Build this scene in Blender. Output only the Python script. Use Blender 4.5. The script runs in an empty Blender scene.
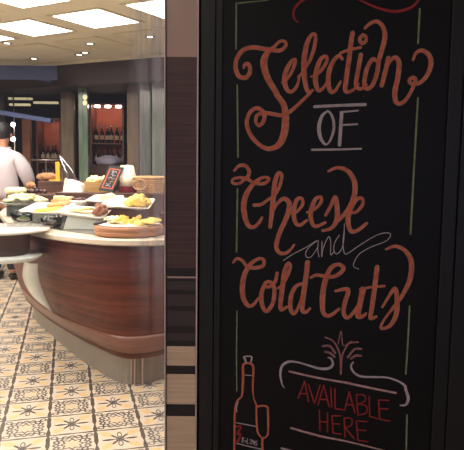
import bpy, bmesh, math, random
from mathutils import Vector, Matrix
random.seed(7)
C = bpy.context.scene
COL = C.collection
PI = math.pi
sin, cos = math.sin, math.cos

# ------------------------------------------------------------------ camera
H = 1.5; F = 600.0
pitch = math.atan(65/600); roll = math.radians(.67)
fw = Vector((0, cos(pitch), -sin(pitch)))
r0 = Vector((1, 0, 0)); u0 = r0.cross(fw)
RR = r0*cos(roll) + u0*sin(roll); UU = -r0*sin(roll) + u0*cos(roll)
cd = bpy.data.cameras.new('camera'); cam = bpy.data.objects.new('camera', cd); COL.objects.link(cam)
cam.matrix_world = Matrix(((RR.x, UU.x, -fw.x, 0), (RR.y, UU.y, -fw.y, 0), (RR.z, UU.z, -fw.z, H), (0, 0, 0, 1)))
cd.sensor_fit = 'HORIZONTAL'; cd.sensor_width = 36; cd.lens = 36*F/464; cd.clip_start = .05
C.camera = cam
def ray(x, y): return fw + RR*((x-232)/F) - UU*((y-225)/F)
def atY(x, y, Y):
    d = ray(x, y); return d*(Y/d.y) + Vector((0, 0, H))
def atz(x, y, z):
    d = ray(x, y); return d*((z-H)/d.z) + Vector((0, 0, H))

# ------------------------------------------------------------------ materials
def lin(c):
    c = c/255
    return c/12.92 if c <= .04045 else ((c+.055)/1.055)**2.4
def rgb(r, g, b): return (lin(r), lin(g), lin(b), 1)
def mat(name, col, rough=.6, metal=0, coat=0, noise=None, bump=0, scale=(1, 1, 1), nscale=8, emit=None, estr=0, alpha=1, trans=0, spec=None, sheen=0, detail=4):
    m = bpy.data.materials.new(name); m.use_nodes = True
    nt = m.node_tree; b = nt.nodes['Principled BSDF']
    b.inputs['Base Color'].default_value = col
    b.inputs['Roughness'].default_value = rough; b.inputs['Metallic'].default_value = metal
    b.inputs['Coat Weight'].default_value = coat; b.inputs['Coat Roughness'].default_value = .12
    b.inputs['Alpha'].default_value = alpha; b.inputs['Transmission Weight'].default_value = trans
    if spec is not None: b.inputs['Specular IOR Level'].default_value = spec
    if emit: b.inputs['Emission Color'].default_value = emit; b.inputs['Emission Strength'].default_value = estr
    tc = nt.nodes.new('ShaderNodeTexCoord'); mp = nt.nodes.new('ShaderNodeMapping'); mp.inputs['Scale'].default_value = scale
    nt.links.new(tc.outputs['Object'], mp.inputs['Vector'])
    ns = nt.nodes.new('ShaderNodeTexNoise'); ns.inputs['Scale'].default_value = nscale; ns.inputs['Detail'].default_value = detail
    nt.links.new(mp.outputs['Vector'], ns.inputs['Vector'])
    cr = nt.nodes.new('ShaderNodeValToRGB')
    c2 = noise if noise else tuple(min(1, v*1.12) for v in col[:3])+(1,)
    cr.color_ramp.elements[0].position = .35; cr.color_ramp.elements[1].position = .68
    cr.color_ramp.elements[0].color = col; cr.color_ramp.elements[1].color = c2
    nt.links.new(ns.outputs['Fac'], cr.inputs['Fac']); nt.links.new(cr.outputs['Color'], b.inputs['Base Color'])
    if bump:
        bp = nt.nodes.new('ShaderNodeBump'); bp.inputs['Strength'].default_value = bump; bp.inputs['Distance'].default_value = .01
        nt.links.new(ns.outputs['Fac'], bp.inputs['Height']); nt.links.new(bp.outputs['Normal'], b.inputs['Normal'])
    return m

class E:            # small expression wrapper for node maths
    nt = None
    def __init__(s, k): s.k = k
    def op(o, a, b=None, c=None):
        n = E.nt.nodes.new('ShaderNodeMath'); n.operation = o
        for i, v in enumerate((a, b, c)):
            if v is None: continue
            v = v.k if isinstance(v, E) else v
            if isinstance(v, (int, float)): n.inputs[i].default_value = v
            else: E.nt.links.new(v, n.inputs[i])
        return E(n.outputs[0])
    def __add__(s, o): return E.op('ADD', s, o)
    __radd__ = __add__
    def __sub__(s, o): return E.op('SUBTRACT', s, o)
    def __rsub__(s, o): return E.op('SUBTRACT', o, s)
    def __mul__(s, o): return E.op('MULTIPLY', s, o)
    __rmul__ = __mul__
    def __truediv__(s, o): return E.op('DIVIDE', s, o)
    def __lt__(s, o): return E.op('LESS_THAN', s, o)
    def __gt__(s, o): return E.op('GREATER_THAN', s, o)
    def abs(s): return E.op('ABSOLUTE', s)
    def cos(s): return E.op('COSINE', s)
    def sin(s): return E.op('SINE', s)
    def sqrt(s): return E.op('SQRT', s)
    def floor(s): return E.op('FLOOR', s)
    def max(s, o): return E.op('MAXIMUM', s, o)
    def min(s, o): return E.op('MINIMUM', s, o)
    def mod2(s): return E.op('FLOORED_MODULO', s, 2.0)
    def soft(s, e, w):   # 1 where s<e, with a soft edge
        n = E.nt.nodes.new('ShaderNodeMapRange'); n.inputs['From Min'].default_value = e-w; n.inputs['From Max'].default_value = e+w
        n.inputs['To Min'].default_value = 1; n.inputs['To Max'].default_value = 0
        E.nt.links.new(s.k, n.inputs['Value']); return E(n.outputs[0])

def tile_material():
    m = bpy.data.materials.new('patterned_cement_tile'); m.use_nodes = True
    nt = m.node_tree; E.nt = nt; b = nt.nodes['Principled BSDF']
    tc = nt.nodes.new('ShaderNodeTexCoord'); sp = nt.nodes.new('ShaderNodeSeparateXYZ'); nt.links.new(tc.outputs['Object'], sp.inputs[0])
    X, Y = E(sp.outputs[0]), E(sp.outputs[1])
    S = .25; A = math.radians(15.3)
    o = atz(49.5, 417, 0)
    dx = X - o.x; dy = Y - o.y
    u = (dx*cos(A) + dy*sin(A))/S
    v = (dy*cos(A) - dx*sin(A))/S
    nz = nt.nodes.new('ShaderNodeTexNoise'); nz.inputs['Scale'].default_value = 9; nz.inputs['Detail'].default_value = 3
    nt.links.new(tc.outputs['Object'], nz.inputs['Vector']); nf = E(nz.outputs['Fac'])
    iu, iv = u.floor(), v.floor()
    par = (iu + iv).mod2()                # 0 / 1
    p = u - iu - .5; q = v - iv - .5
    a, c = p.abs(), q.abs()
    r = (p*p + q*q).sqrt(); th = E.op('ARCTAN2', q, p)
    W = .012
    # star tile
    s = (a + c - .56)/.23; t = (a - c)/.13
    petal = (s*s + t*t).soft(1, .12)
    t2 = (a - c*.55)/.05
    s1 = a/.045; s2 = (c - .2)/.11; up = ((s1*s1 + s2*s2 - 1).abs()).soft(.45, .2)
    s3 = (a - .24)/.14; s4 = c/.035; side = (s3*s3 + s4*s4).soft(1, .25)
    dxx = (a*1.2 - c).abs(); cross = dxx.soft(.045, W) * r.soft(.27, .02)
    rosette = (r - .075 - (th*8).cos()*.012).abs().soft(.02, W)
    darkA = up.max(side).max(cross).max(rosette)
    # scroll tile
    r4 = ((p*p*p*p + q*q*q*q).sqrt()).sqrt()*.6 + r*.4
    l1 = (r4 - .33 - (th*8).cos()*.055).abs().soft(.026, W)
    l2 = (r4 - .33 + (th*8).cos()*.055).abs().soft(.026, W)
    l3 = (r4 - .19 - (th*8).cos()*.03).abs().soft(.022, W)
    ca = a - .37; cc = c - .36; rc = (ca*ca + cc*cc).sqrt(); l4 = (rc - .06).abs().soft(.018, W)
    darkB = l1.max(l2).max(l3).max(l4)
    yel = r.soft(.16, .05)*.45
    dark = darkA*(1-par) + darkB*par if False else darkA*par + darkB*(1-par)
    orange = petal*par + yel*(1-par)
    wig = (q*9).sin()*.012 + (q*18).cos()*.008
    jc = (a + wig).__gt__(.462); jr = (c - (p*12).sin()*.006).__gt__(.474)
    joint = jc.max(jr)
    def mix(f, c1, c2):
        n = nt.nodes.new('ShaderNodeMix'); n.data_type = 'RGBA'
        nt.links.new(f.k, n.inputs[0])
        for i, cc_ in ((6, c1), (7, c2)):
            if isinstance(cc_, tuple): n.inputs[i].default_value = cc_
            else: nt.links.new(cc_, n.inputs[i])
        return n.outputs[2]
    base = mix(nf, rgb(222, 206, 188), rgb(206, 188, 168))
    k = mix(orange*.8, base, rgb(228, 184, 124))
    k = mix(dark*(nf*.6+.62).min(1), k, rgb(52, 46, 54))
    k = mix(joint*.92, k, rgb(62, 50, 46))
    nt.links.new(k, b.inputs['Base Color']); b.inputs['Roughness'].default_value = .45
    return m

def wood_mat(name, c1, c2, rough=.35, coat=.3, scale=(1, 1, 14), nscale=3, detail=6):
    return mat(name, c1, rough, coat=coat, noise=c2, scale=scale, nscale=nscale, detail=detail)

M = {}
M['tile'] = tile_material()
M['ceiling'] = mat('ceiling_plaster', rgb(240, 232, 212), .8, nscale=2)
M['coffer'] = mat('ceiling_panel_frame', rgb(230, 220, 198), .7)
M['lamp'] = mat('light_panel', rgb(255, 250, 225), .5, emit=(1, .945, .84, 1), estr=9.5)
M['spot'] = mat('spot_lens', rgb(255, 250, 240), .3, emit=(1, .95, .85, 1), estr=9)
M['bulkhead'] = mat('dark_bulkhead_paint', rgb(62, 48, 46), .6)
M['darkceil'] = mat('dark_rear_ceiling', rgb(58, 50, 50), .7)
M['wallback'] = mat('dark_brown_wall', rgb(66, 50, 44), .6, noise=rgb(48, 38, 36), nscale=1.5)
M['walldark'] = mat('black_wall_paint', rgb(24, 20, 23), .45, spec=.3)
M['board'] = mat('black_chalkboard', rgb(15, 14, 19), .38, noise=rgb(20, 18, 24), nscale=4, spec=.25)
M['boardframe'] = wood_mat('black_stained_wood', rgb(14, 13, 17), rgb(21, 20, 27), .4, 0, (14, 14, 1), 4)
M['steel'] = mat('brushed_steel', rgb(190, 172, 168), .32, metal=1, scale=(30, 30, 1), nscale=3)
M['trimsteel'] = mat('satin_edge_steel', rgb(214, 192, 194), .4, metal=.25)
M['blueglass'] = mat('dark_blue_glass', rgb(44, 48, 82), .6, noise=rgb(60, 66, 104), nscale=3)
M['veneer'] = wood_mat('mahogany_veneer', rgb(76, 31, 22), rgb(110, 50, 35), .45, 0, (.5, .5, 15), 2.5)
M['veneer'].node_tree.nodes['Principled BSDF'].inputs['Specular IOR Level'].default_value = .3
M['veneerreflect'] = wood_mat('mahogany_with_reflection', rgb(112, 68, 56), rgb(134, 86, 70), .35, .15, (.5, .5, 15), 2.5)
M['plinth'] = mat('brushed_plinth_panel', rgb(150, 140, 130), .35, metal=.2, scale=(20, 20, 1), nscale=3)
M['worktop'] = mat('cream_solid_worktop', rgb(226, 208, 186), .25, coat=.2, nscale=4)
M['inlay'] = mat('grey_stone_inlay', rgb(92, 86, 82), .2, noise=rgb(122, 114, 106), nscale=9)
M['white'] = mat('white_porcelain', rgb(240, 232, 222), .12, coat=.4)
M['whitemelamine'] = mat('frosted_white_acrylic', rgb(196, 200, 190), .2, coat=.3)
M['glassgrey'] = mat('grey_glass', rgb(120, 126, 120), .08, coat=.4, noise=rgb(66, 70, 66), nscale=14)
M['darkwood'] = wood_mat('dark_walnut', rgb(70, 42, 34), rgb(96, 60, 48), .4, .1)
M['boardwood'] = wood_mat('round_board_wood', rgb(170, 112, 78), rgb(196, 140, 100), .5, 0, (2, 2, 22), 3)
M['cheese'] = mat('yellow_cheese', rgb(238, 196, 84), .5, noise=rgb(246, 214, 120), nscale=30)
M['cheesepale'] = mat('pale_cheese', rgb(240, 226, 158), .5, noise=rgb(250, 242, 200), nscale=30)
M['cheesebright'] = mat('bright_yellow_cheese', rgb(244, 214, 48), .5)
M['salmon'] = mat('orange_salmon', rgb(232, 120, 48), .4, noise=rgb(238, 150, 84), nscale=40)
M['meat'] = mat('brown_cured_meat', rgb(122, 70, 50), .5, noise=rgb(160, 104, 80), nscale=50, bump=.3)
M['olive'] = mat('dark_grapes', rgb(70, 46, 48), .25, noise=rgb(96, 66, 62), nscale=20)
M['bread'] = mat('bread_crust', rgb(150, 94, 58), .7, noise=rgb(196, 146, 100), nscale=20, bump=.3)
M['knife'] = mat('dark_steel_knife', rgb(74, 70, 72), .3, metal=.8)
M['herb'] = mat('green_herb', rgb(116, 132, 70), .6)
M['paper'] = mat('white_paper', rgb(238, 230, 220), .7)
M['cream'] = mat('cream_shade', rgb(232, 218, 190), .6)
M['redbase'] = mat('dark_red_base', rgb(112, 24, 34), .4)
M['wicker'] = mat('woven_wicker', rgb(206, 148, 92), .6, noise=rgb(240, 198, 146), nscale=60, bump=.5)
M['crate'] = wood_mat('pale_wood_crate', rgb(204, 158, 98), rgb(222, 182, 124), .6, 0)
M['yellow'] = mat('yellow_card', rgb(226, 172, 50), .5)
M['chrome'] = mat('chrome', rgb(190, 192, 205), .12, metal=1)
M['greenglass'] = mat('green_tinted_glass', rgb(150, 168, 144), .12, coat=.5, noise=rgb(104, 124, 106), scale=(6, 6, 1), nscale=2, alpha=.9)
M['browncol'] = wood_mat('brown_column_wood', rgb(112, 90, 68), rgb(134, 110, 84), .5, .1, (12, 12, 1), 2)
M['greyglasscol'] = mat('grey_green_glass', rgb(96, 104, 96), .15, coat=.5, noise=rgb(138, 140, 132), scale=(14, 14, .6), nscale=2)
M['bluesteel'] = mat('blue_painted_steel', rgb(86, 98, 146), .35, metal=.2)
M['cabinet'] = wood_mat('cabinet_wood', rgb(120, 66, 46), rgb(92, 50, 38), .4, .1)
M['cabback'] = mat('rust_red_cabinet_back', rgb(190, 92, 60), .6, noise=rgb(160, 76, 52), nscale=4)
M['orangewood'] = wood_mat('orange_wood_panel', rgb(170, 112, 80), rgb(150, 94, 66), .5, .1)
M['cablight'] = mat('cabinet_lamp', rgb(255, 240, 220), .5, emit=(1, .82, .62, 1), estr=14)
M['winebottle'] = mat('dark_bottle_glass', rgb(40, 30, 28), .12, coat=.5)
M['bottlelabel'] = mat('bottle_label_paper', rgb(200, 176, 150), .6)
M['lilac'] = mat('lilac_cloth', rgb(176, 168, 190), .8)
M['shirt'] = mat('pale_pink_grey_shirt', rgb(214, 200, 206), .85, noise=rgb(196, 182, 188), nscale=3)
M['skin'] = mat('skin', rgb(176, 124, 96), .5)
M['hair'] = mat('black_hair', rgb(28, 24, 26), .5, nscale=40, bump=.5)
M['trousers'] = mat('black_trousers', rgb(38, 34, 38), .8)
M['shoe'] = mat('black_leather', rgb(24, 22, 22), .35)
M['brownuph'] = mat('brown_leatherette', rgb(104, 78, 66), .45, noise=rgb(92, 66, 56), nscale=6)
M['ledge'] = mat('pale_teal_gloss', rgb(240, 252, 250), .1, coat=.6)
M['chalk_tan'] = mat('chalk_dusty_pink', rgb(196, 152, 138), .9, noise=rgb(158, 112, 100), nscale=90)
M['chalk_red'] = mat('chalk_orange_red', rgb(238, 114, 86), .9, noise=rgb(214, 102, 80), nscale=90)
M['chalk_crimson'] = mat('chalk_crimson', rgb(168, 54, 56), .9, noise=rgb(138, 44, 48), nscale=90)
M['chalk_white'] = mat('chalk_lilac_white', rgb(204, 190, 200), .9, noise=rgb(180, 166, 178), nscale=90)
M['chalk_pink'] = mat('chalk_pale_pink', rgb(212, 172, 176), .9, noise=rgb(176, 136, 140), nscale=90)
M['chalk_green'] = mat('chalk_olive_green', rgb(148, 162, 122), .9, noise=rgb(124, 136, 100), nscale=90)
M['pl_pink'] = mat('rose_reflection', rgb(206, 166, 160), .3, noise=rgb(192, 164, 150), nscale=1.5, scale=(1, 1, 5), coat=.2)  # pillar band colours imitate what its mirror surface reflects
M['pl_brown'] = wood_mat('brown_reflection', rgb(72, 46, 42), rgb(94, 62, 56), .32, .2, (2, 2, 70), 3)
M['pl_dark'] = mat('black_core_and_reflection', rgb(34, 26, 30), .4)
M['pl_grey'] = mat('charcoal_reflection', rgb(66, 56, 58), .4)
M['pl_tan'] = wood_mat('tan_reflection', rgb(216, 186, 162), rgb(232, 206, 182), .45, 0, (2, 2, 60), 3)
def glass(name, fac_scale, tint):
    m = bpy.data.materials.new(name); m.use_nodes = True; nt = m.node_tree; nt.nodes.clear()
    out = nt.nodes.new('ShaderNodeOutputMaterial'); mx = nt.nodes.new('ShaderNodeMixShader')
    tr = nt.nodes.new('ShaderNodeBsdfTransparent'); tr.inputs[0].default_value = tint
    gl = nt.nodes.new('ShaderNodeBsdfGlossy'); gl.inputs['Roughness'].default_value = .03
    fr = nt.nodes.new('ShaderNodeFresnel'); fr.inputs['IOR'].default_value = 1.45
    mu = nt.nodes.new('ShaderNodeMath'); mu.operation = 'MULTIPLY'; mu.inputs[1].default_value = fac_scale
    nt.links.new(fr.outputs[0], mu.inputs[0]); nt.links.new(mu.outputs[0], mx.inputs[0])
    nt.links.new(tr.outputs[0], mx.inputs[1]); nt.links.new(gl.outputs[0], mx.inputs[2]); nt.links.new(mx.outputs[0], out.inputs[0])
    return m
M['pane'] = glass('clear_glass_pane', .8, (.96, .97, .98, 1))
M['cleartub'] = glass('clear_acrylic', 1.5, (.80, .82, .80, 1))
def frosted():  # pale haze and light streaks in the glass, painted as a streaky film
    m = bpy.data.materials.new('glass_haze_streaks'); m.use_nodes = True; nt = m.node_tree; nt.nodes.clear()
    out = nt.nodes.new('ShaderNodeOutputMaterial'); mx = nt.nodes.new('ShaderNodeMixShader')
    tr = nt.nodes.new('ShaderNodeBsdfTransparent'); df = nt.nodes.new('ShaderNodeBsdfPrincipled'); df.inputs['Base Color'].default_value = rgb(214, 204, 214); df.inputs['Roughness'].default_value = .4
    tc = nt.nodes.new('ShaderNodeTexCoord'); mp = nt.nodes.new('ShaderNodeMapping'); mp.inputs['Scale'].default_value = (75, 1, .8)
    ns = nt.nodes.new('ShaderNodeTexNoise'); ns.inputs['Scale'].default_value = 1; ns.inputs['Detail'].default_value = 1
    nt.links.new(tc.outputs['Object'], mp.inputs[0]); nt.links.new(mp.outputs[0], ns.inputs['Vector'])
    mr = nt.nodes.new('ShaderNodeMapRange'); mr.inputs['From Min'].default_value = .25; mr.inputs['From Max'].default_value = .75; mr.inputs['To Min'].default_value = .1; mr.inputs['To Max'].default_value = .6
    sx = nt.nodes.new('ShaderNodeSeparateXYZ'); nt.links.new(tc.outputs['Object'], sx.inputs[0])
    m2 = nt.nodes.new('ShaderNodeMapRange'); m2.inputs['From Min'].default_value = -.235; m2.inputs['From Max'].default_value = -.155; nt.links.new(sx.outputs[0], m2.inputs[0])
    mm = nt.nodes.new('ShaderNodeMath'); mm.operation = 'MULTIPLY'; nt.links.new(mr.outputs[0], mm.inputs[0]); nt.links.new(m2.outputs[0], mm.inputs[1])
    m3 = nt.nodes.new('ShaderNodeMapRange'); m3.inputs['From Min'].default_value = 1.12; m3.inputs['From Max'].default_value = 1.32; m3.inputs['To Min'].default_value = .15; nt.links.new(sx.outputs[2], m3.inputs[0])
    m4 = nt.nodes.new('ShaderNodeMath'); m4.operation = 'MULTIPLY'; nt.links.new(mm.outputs[0], m4.inputs[0]); nt.links.new(m3.outputs[0], m4.inputs[1])
    nt.links.new(ns.outputs['Fac'], mr.inputs[0]); nt.links.new(m4.outputs[0], mx.inputs[0])
    nt.links.new(tr.outputs[0], mx.inputs[1]); nt.links.new(df.outputs[0], mx.inputs[2]); nt.links.new(mx.outputs[0], out.inputs[0])
    return m
M['frosted'] = frosted()  # painted haze and light streaks in the glass

# ------------------------------------------------------------------ mesh helpers
def link(name, bm, m, parent=None, smooth=False, bevel=0):
    me = bpy.data.meshes.new(name); bmesh.ops.recalc_face_normals(bm, faces=bm.faces); bm.to_mesh(me); bm.free()
    o = bpy.data.objects.new(name, me); COL.objects.link(o)
    for mm in (m if isinstance(m, (list, tuple)) else [m]): me.materials.append(M[mm] if isinstance(mm, str) else mm)
    if parent:
        r = parent
        while r.parent: r = r.parent
        me.transform(Matrix.Translation(-r.location)); o.parent = parent
    if smooth:
        for p in me.polygons: p.use_smooth = True
    if bevel:
        b = o.modifiers.new('bevel', 'BEVEL'); b.width = bevel; b.segments = 2; b.limit_method = 'ANGLE'
    return o
def tag(o, label, cat, group=None):
    o['label'] = label; o['category'] = cat
    if group: o['group'] = group
    return o
def thing(name, loc, label, cat, group=None):
    o = bpy.data.objects.new(name, None); COL.objects.link(o); o.location = loc; o.empty_display_size = .05
    return tag(o, label, cat, group)
def struct(o): o['kind'] = 'structure'; return o
def box(bm, c, s, rz=0, mi=0, rot=None):
    R = (rot if rot else Matrix.Rotation(rz, 4, 'Z'))
    r = bmesh.ops.create_cube(bm, size=1, matrix=Matrix.Translation(Vector(c)) @ R @ Matrix.Diagonal((s[0], s[1], s[2], 1)))
    fs = {f for v in r['verts'] for f in v.link_faces}
    for f in fs: f.material_index = mi
    return r['verts']
def B(c, s, rz=0):
    bm = bmesh.new(); box(bm, c, s, rz); return bm
def lathe(bm, c, prof, n=32, sx=1, sy=1, close=True, rot=None):
    rings = []
    for r, z in prof:
        ring = []
        for k in range(n):
            p = Vector((r*cos(2*PI*k/n)*sx, r*sin(2*PI*k/n)*sy, z))
            if rot: p = rot @ p
            ring.append(bm.verts.new(Vector(c)+p))
        rings.append(ring)
    for a, b in zip(rings, rings[1:]):
        for k in range(n): bm.faces.new((a[k], a[(k+1) % n], b[(k+1) % n], b[k]))
    if close: bm.faces.new(rings[0][::-1]); bm.faces.new(rings[-1])
def loft(bm, rings, cap0=True, cap1=True, mi=0):
    R = [[bm.verts.new(p) for p in r] for r in rings]; n = len(R[0])
    for a, b in zip(R, R[1:]):
        for k in range(n): bm.faces.new((a[k], a[(k+1) % n], b[(k+1) % n], b[k])).material_index = mi
    if cap0: bm.faces.new(R[0][::-1])
    if cap1: bm.faces.new(R[-1])
def tube(bm, pts, r, n=8, closed=False):
    pts = [Vector(p) for p in pts]; rings = []
    N = len(pts)
    for i, p in enumerate(pts):
        a = pts[(i-1) % N] if closed or i > 0 else p; b = pts[(i+1) % N] if closed or i < N-1 else p
        t = (b-a).normalized(); s = t.cross(Vector((0, 0, 1)))
        if s.length < 1e-3: s = Vector((1, 0, 0))
        s.normalize(); w = s.cross(t)
        rr = r[i] if isinstance(r, (list, tuple)) else r
        rings.append([bm.verts.new(p + s*rr*cos(2*PI*k/n) + w*rr*sin(2*PI*k/n)) for k in range(n)])
    m = list(zip(rings, rings[1:])) + ([(rings[-1], rings[0])] if closed else [])
    for a, b in m:
        for k in range(n): bm.faces.new((a[k], a[(k+1) % n], b[(k+1) % n], b[k]))
    if not closed: bm.faces.new(rings[0][::-1]); bm.faces.new(rings[-1])
def blob(bm, c, s, seed=0, amp=.12, sub=3, rz=0):
    rnd = random.Random(seed)
    r = bmesh.ops.create_icosphere(bm, subdivisions=sub, radius=1)
    ph = [rnd.uniform(0, 6) for _ in range(6)]
    for v in r['verts']:
        p = v.co.copy()
        k = 1 + amp*(sin(3*p.x+ph[0])*sin(4*p.y+ph[1]) + .6*sin(7*p.z+ph[2])*sin(6*p.x+ph[3]))
        p = p*k; x, y = p.x*s[0], p.y*s[1]
        v.co = Vector((c[0]+x*cos(rz)-y*sin(rz), c[1]+x*sin(rz)+y*cos(rz), c[2]+p.z*s[2]))
def spline(pts, n=8, closed=False):
    P = [Vector(p) for p in pts]; N = len(P); out = []
    rng = range(N) if closed else range(N-1)
    for i in rng:
        if closed: p0, p1, p2, p3 = P[(i-1) % N], P[i], P[(i+1) % N], P[(i+2) % N]
        else: p0, p1, p2, p3 = P[max(i-1, 0)], P[i], P[i+1], P[min(i+2, N-1)]
        for k in range(n):
            t = k/n
            out.append(.5*((2*p1)+(p2-p0)*t+(2*p0-5*p1+4*p2-p3)*t*t+(3*p1-p0-3*p2+p3)*t**3))
    if not closed: out.append(P[-1])
    return out

# ------------------------------------------------------------------ room shell
floor = struct(link('floor', B((-1.5, 4.5, -.05), (15, 19, .1)), 'tile'))
CZ = 2.85
ua = math.radians(-30); U = Vector((cos(ua), sin(ua), 0)); V = Vector((-sin(ua), cos(ua), 0))
L0 = Vector((-2.45, 8.72, 0)); LD = Vector((cos(math.radians(-27)), sin(math.radians(-27)), 0)); LN = Vector((-LD.y, LD.x, 0))
def slab(poly, z0, z1):
    bm = bmesh.new(); loft(bm, [[Vector((x, y, z0)) for x, y in poly], [Vector((x, y, z1)) for x, y in poly]]); return bm
a = L0 - LD*6.4; b = L0 + LD*6.0
struct(link('ceiling', slab([(a.x, -5), (6, -5), (6, b.y-.6), (b.x, b.y), (a.x, a.y)], CZ, CZ+.1), 'ceiling'))
bm = bmesh.new(); c = (a+b)/2 + LN*.11; box(bm, (c.x, c.y, 2.70), ((b-a).length, .2, .36), math.radians(-27)); struct(link('trim_1', bm, 'bulkhead'))
bm = bmesh.new(); c = (a+b)/2 - LN*.012; box(bm, (c.x, c.y, CZ-.02), ((b-a).length, .03, .035), math.radians(-27)); struct(link('trim_2', bm, 'coffer'))
# rear low ceiling
a2 = a+LN*.2; b2 = b+LN*.2
struct(link('ceiling_rear', slab([(a2.x, a2.y), (b2.x, b2.y), (6, 14), (-9, 14)], 2.56, 2.62), 'darkceil'))
struct(link('wall_back', B((-1.5, 13.5, 1.45), (15, .1, 2.9)), 'wallback'))
struct(link('wall_left', B((-8.6, 5, 1.45), (.1, 17, 2.9)), 'wallback'))
struct(link('wall_right', B((6, 4.5, 1.45), (.1, 18, 2.9)), 'wallback'))
# the black wall the chalkboard hangs on
YB = 1.30
struct(link('wall_front', B((1.46, 1.42, 1.42), (3.08, .16, 2.85)), 'walldark'))

# ------------------------------------------------------------------ ceiling lights
PC = Vector((-1.34, 6.01, 0))
def light_panel(c, label, sz=.58, lit=True):
    t = thing('ceiling_light' if lit else 'ceiling_panel', (c.x, c.y, CZ), label, 'ceiling light' if lit else 'ceiling panel', 'square ceiling light panels' if lit else 'unlit recessed ceiling panels')
    bm = bmesh.new()
    h = sz/2
    for s in (-1, 1):
        p = c + V*(s*(h+.02)); box(bm, (p.x, p.y, CZ-.004), (sz+.08, .04, .007), ua)
        p = c + U*(s*(h+.02)); box(bm, (p.x, p.y, CZ-.004), (.04, sz, .007), ua)
    link('frame', bm, 'coffer', t)
    link('diffuser' if lit else 'panel', B((c.x, c.y, CZ-.004), (sz, sz, .005), ua), 'lamp' if lit else 'ceiling', t)
named = {(0, 0): 'square ceiling light panel at the centre of the lit row, above the counter',
         (-1, 0): 'square ceiling light panel left of centre in the rearmost lit row',
         (-2, 0): 'square ceiling light panel cut by the left photo edge, in the rearmost lit row',
         (1, 0): 'square ceiling light panel beside the steel-edged pillar top',
         (0, -1): 'square ceiling light panel cut by the top photo edge, left of the centre panel',
         (-1, -1): 'small visible corner of a ceiling light panel at the top left photo corner',
         (1, -1): 'square ceiling light panel above the glass nearest the pillar, outside the photo top',}
for i in range(-4, 6):
    for j in range(-10, 1):
        c = PC + U*.9*i + V*.93*j
        if c.x < -5 or c.x > 2.6 or c.y < -2.6: continue
        if abs(c.y-1.42) < .55 and c.x > -.6: continue
        if (i, j) not in named and (i+j) % 2 and not -3 <= i <= 1: continue
        if c.y < 1.3 and (i*2+j) % 3: continue  # unseen panels added near the camera to light the board, thinned here
        light_panel(c, named.get((i, j), 'added square ceiling light panel near the camera, outside the photo frame'))
for i, j, l in ((-1, 1, 'unlit recessed ceiling square behind the left lit panel'), (0, 1, 'unlit recessed ceiling square behind the centre lit panel'), (1, 1, 'unlit recessed ceiling square near the pillar'), (-2, 1, 'unlit recessed ceiling square at the left photo edge')):
    light_panel(PC + U*.9*i + V*.93*j, l, lit=False)
for x, y, l in ((90, 43, 'small recessed spotlight between the centre light panel and the bulkhead'), (85, 52, 'right one of two spotlights close together by the bulkhead'), (79, 54, 'left one of two spotlights close together by the bulkhead'), (34, 58, 'small recessed spotlight behind the left light panel'), (7, 42.5, 'small recessed spotlight at the left photo edge'), (150, 36, 'small recessed spotlight nearest the pillar')):
    p = atz(x, y, CZ)
    t = thing('spotlight', (p.x, p.y, CZ), l, 'spotlight', 'recessed spotlights in the beige ceiling')
    bm = bmesh.new(); lathe(bm, (p.x, p.y, 0), [(.035, CZ-.002), (.06, CZ-.002), (.06, CZ-.014), (.035, CZ-.012)], 20, close=False); link('ring', bm, 'steel', t)
    bm = bmesh.new(); lathe(bm, (p.x, p.y, 0), [(.034, CZ-.001), (.034, CZ-.009)], 20); link('lens', bm, 'spot', t)

# ------------------------------------------------------------------ glazing and pillar beside the board
gx1 = atY(166, 225, 1.33).x
struct(link('window_1', B(((gx1-1.9)/2, 1.33, 1.42), (1.9+gx1, .008, 2.84)), 'pane'))
fx0 = atY(128, 225, 1.345).x; fx1 = atY(166, 225, 1.345).x
struct(link('window_haze', B(((fx0+fx1)/2, 1.345, 1.42), (fx1-fx0, .004, 2.84)), 'frosted'))  # added sheet that carries the painted haze
xl, xr = atY(165, 225, 1.29).x, atY(197.2, 225, 1.29).x
pil = thing('pillar', ((xl+xr)/2, 1.34, 0), 'narrow mirror pillar with rose, brown and striped reflections built as coloured bands and steel edges, beside the black board', 'pillar')
link('core', B(((xl+xr)/2, 1.345, 1.42), (xr-xl-.004, .09, 2.84)), 'pl_dark', pil)
def zy(y): return atY(182, y, 1.295).z
segs = [(-620, 57, 'pl_pink'), (57, 268, 'pl_brown'), (268, 276.4, 'pl_dark'), (276.4, 278, 'pl_pink'), (278, 346, 'pl_grey'), (346, 365.5, 'pl_tan'), (365.5, 374, 'pl_dark'), (374, 404, 'pl_tan'), (404, 416, 'pl_dark'), (416, 455, 'pl_tan'), (455, 466, 'pl_dark'), (466, 500, 'pl_tan'), (500, 512, 'pl_dark'), (512, 810, 'pl_tan')]  # reflections in the steel pillar, built as solid coloured bands
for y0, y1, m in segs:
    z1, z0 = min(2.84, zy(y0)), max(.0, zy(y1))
    nm = {'pl_pink': 'rose_reflection_panel', 'pl_brown': 'brown_reflection_panel', 'pl_dark': 'dark_reflection_panel', 'pl_grey': 'charcoal_reflection_panel', 'pl_tan': 'tan_reflection_panel'}[m]
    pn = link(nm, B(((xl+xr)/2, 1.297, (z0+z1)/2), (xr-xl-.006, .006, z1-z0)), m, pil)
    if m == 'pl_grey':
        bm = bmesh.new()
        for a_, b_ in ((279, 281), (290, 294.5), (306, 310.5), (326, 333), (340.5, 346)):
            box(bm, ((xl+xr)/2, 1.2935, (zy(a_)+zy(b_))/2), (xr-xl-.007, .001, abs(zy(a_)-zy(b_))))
        link('dark_reflection_stripe', bm, 'pl_dark', pil)
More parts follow.
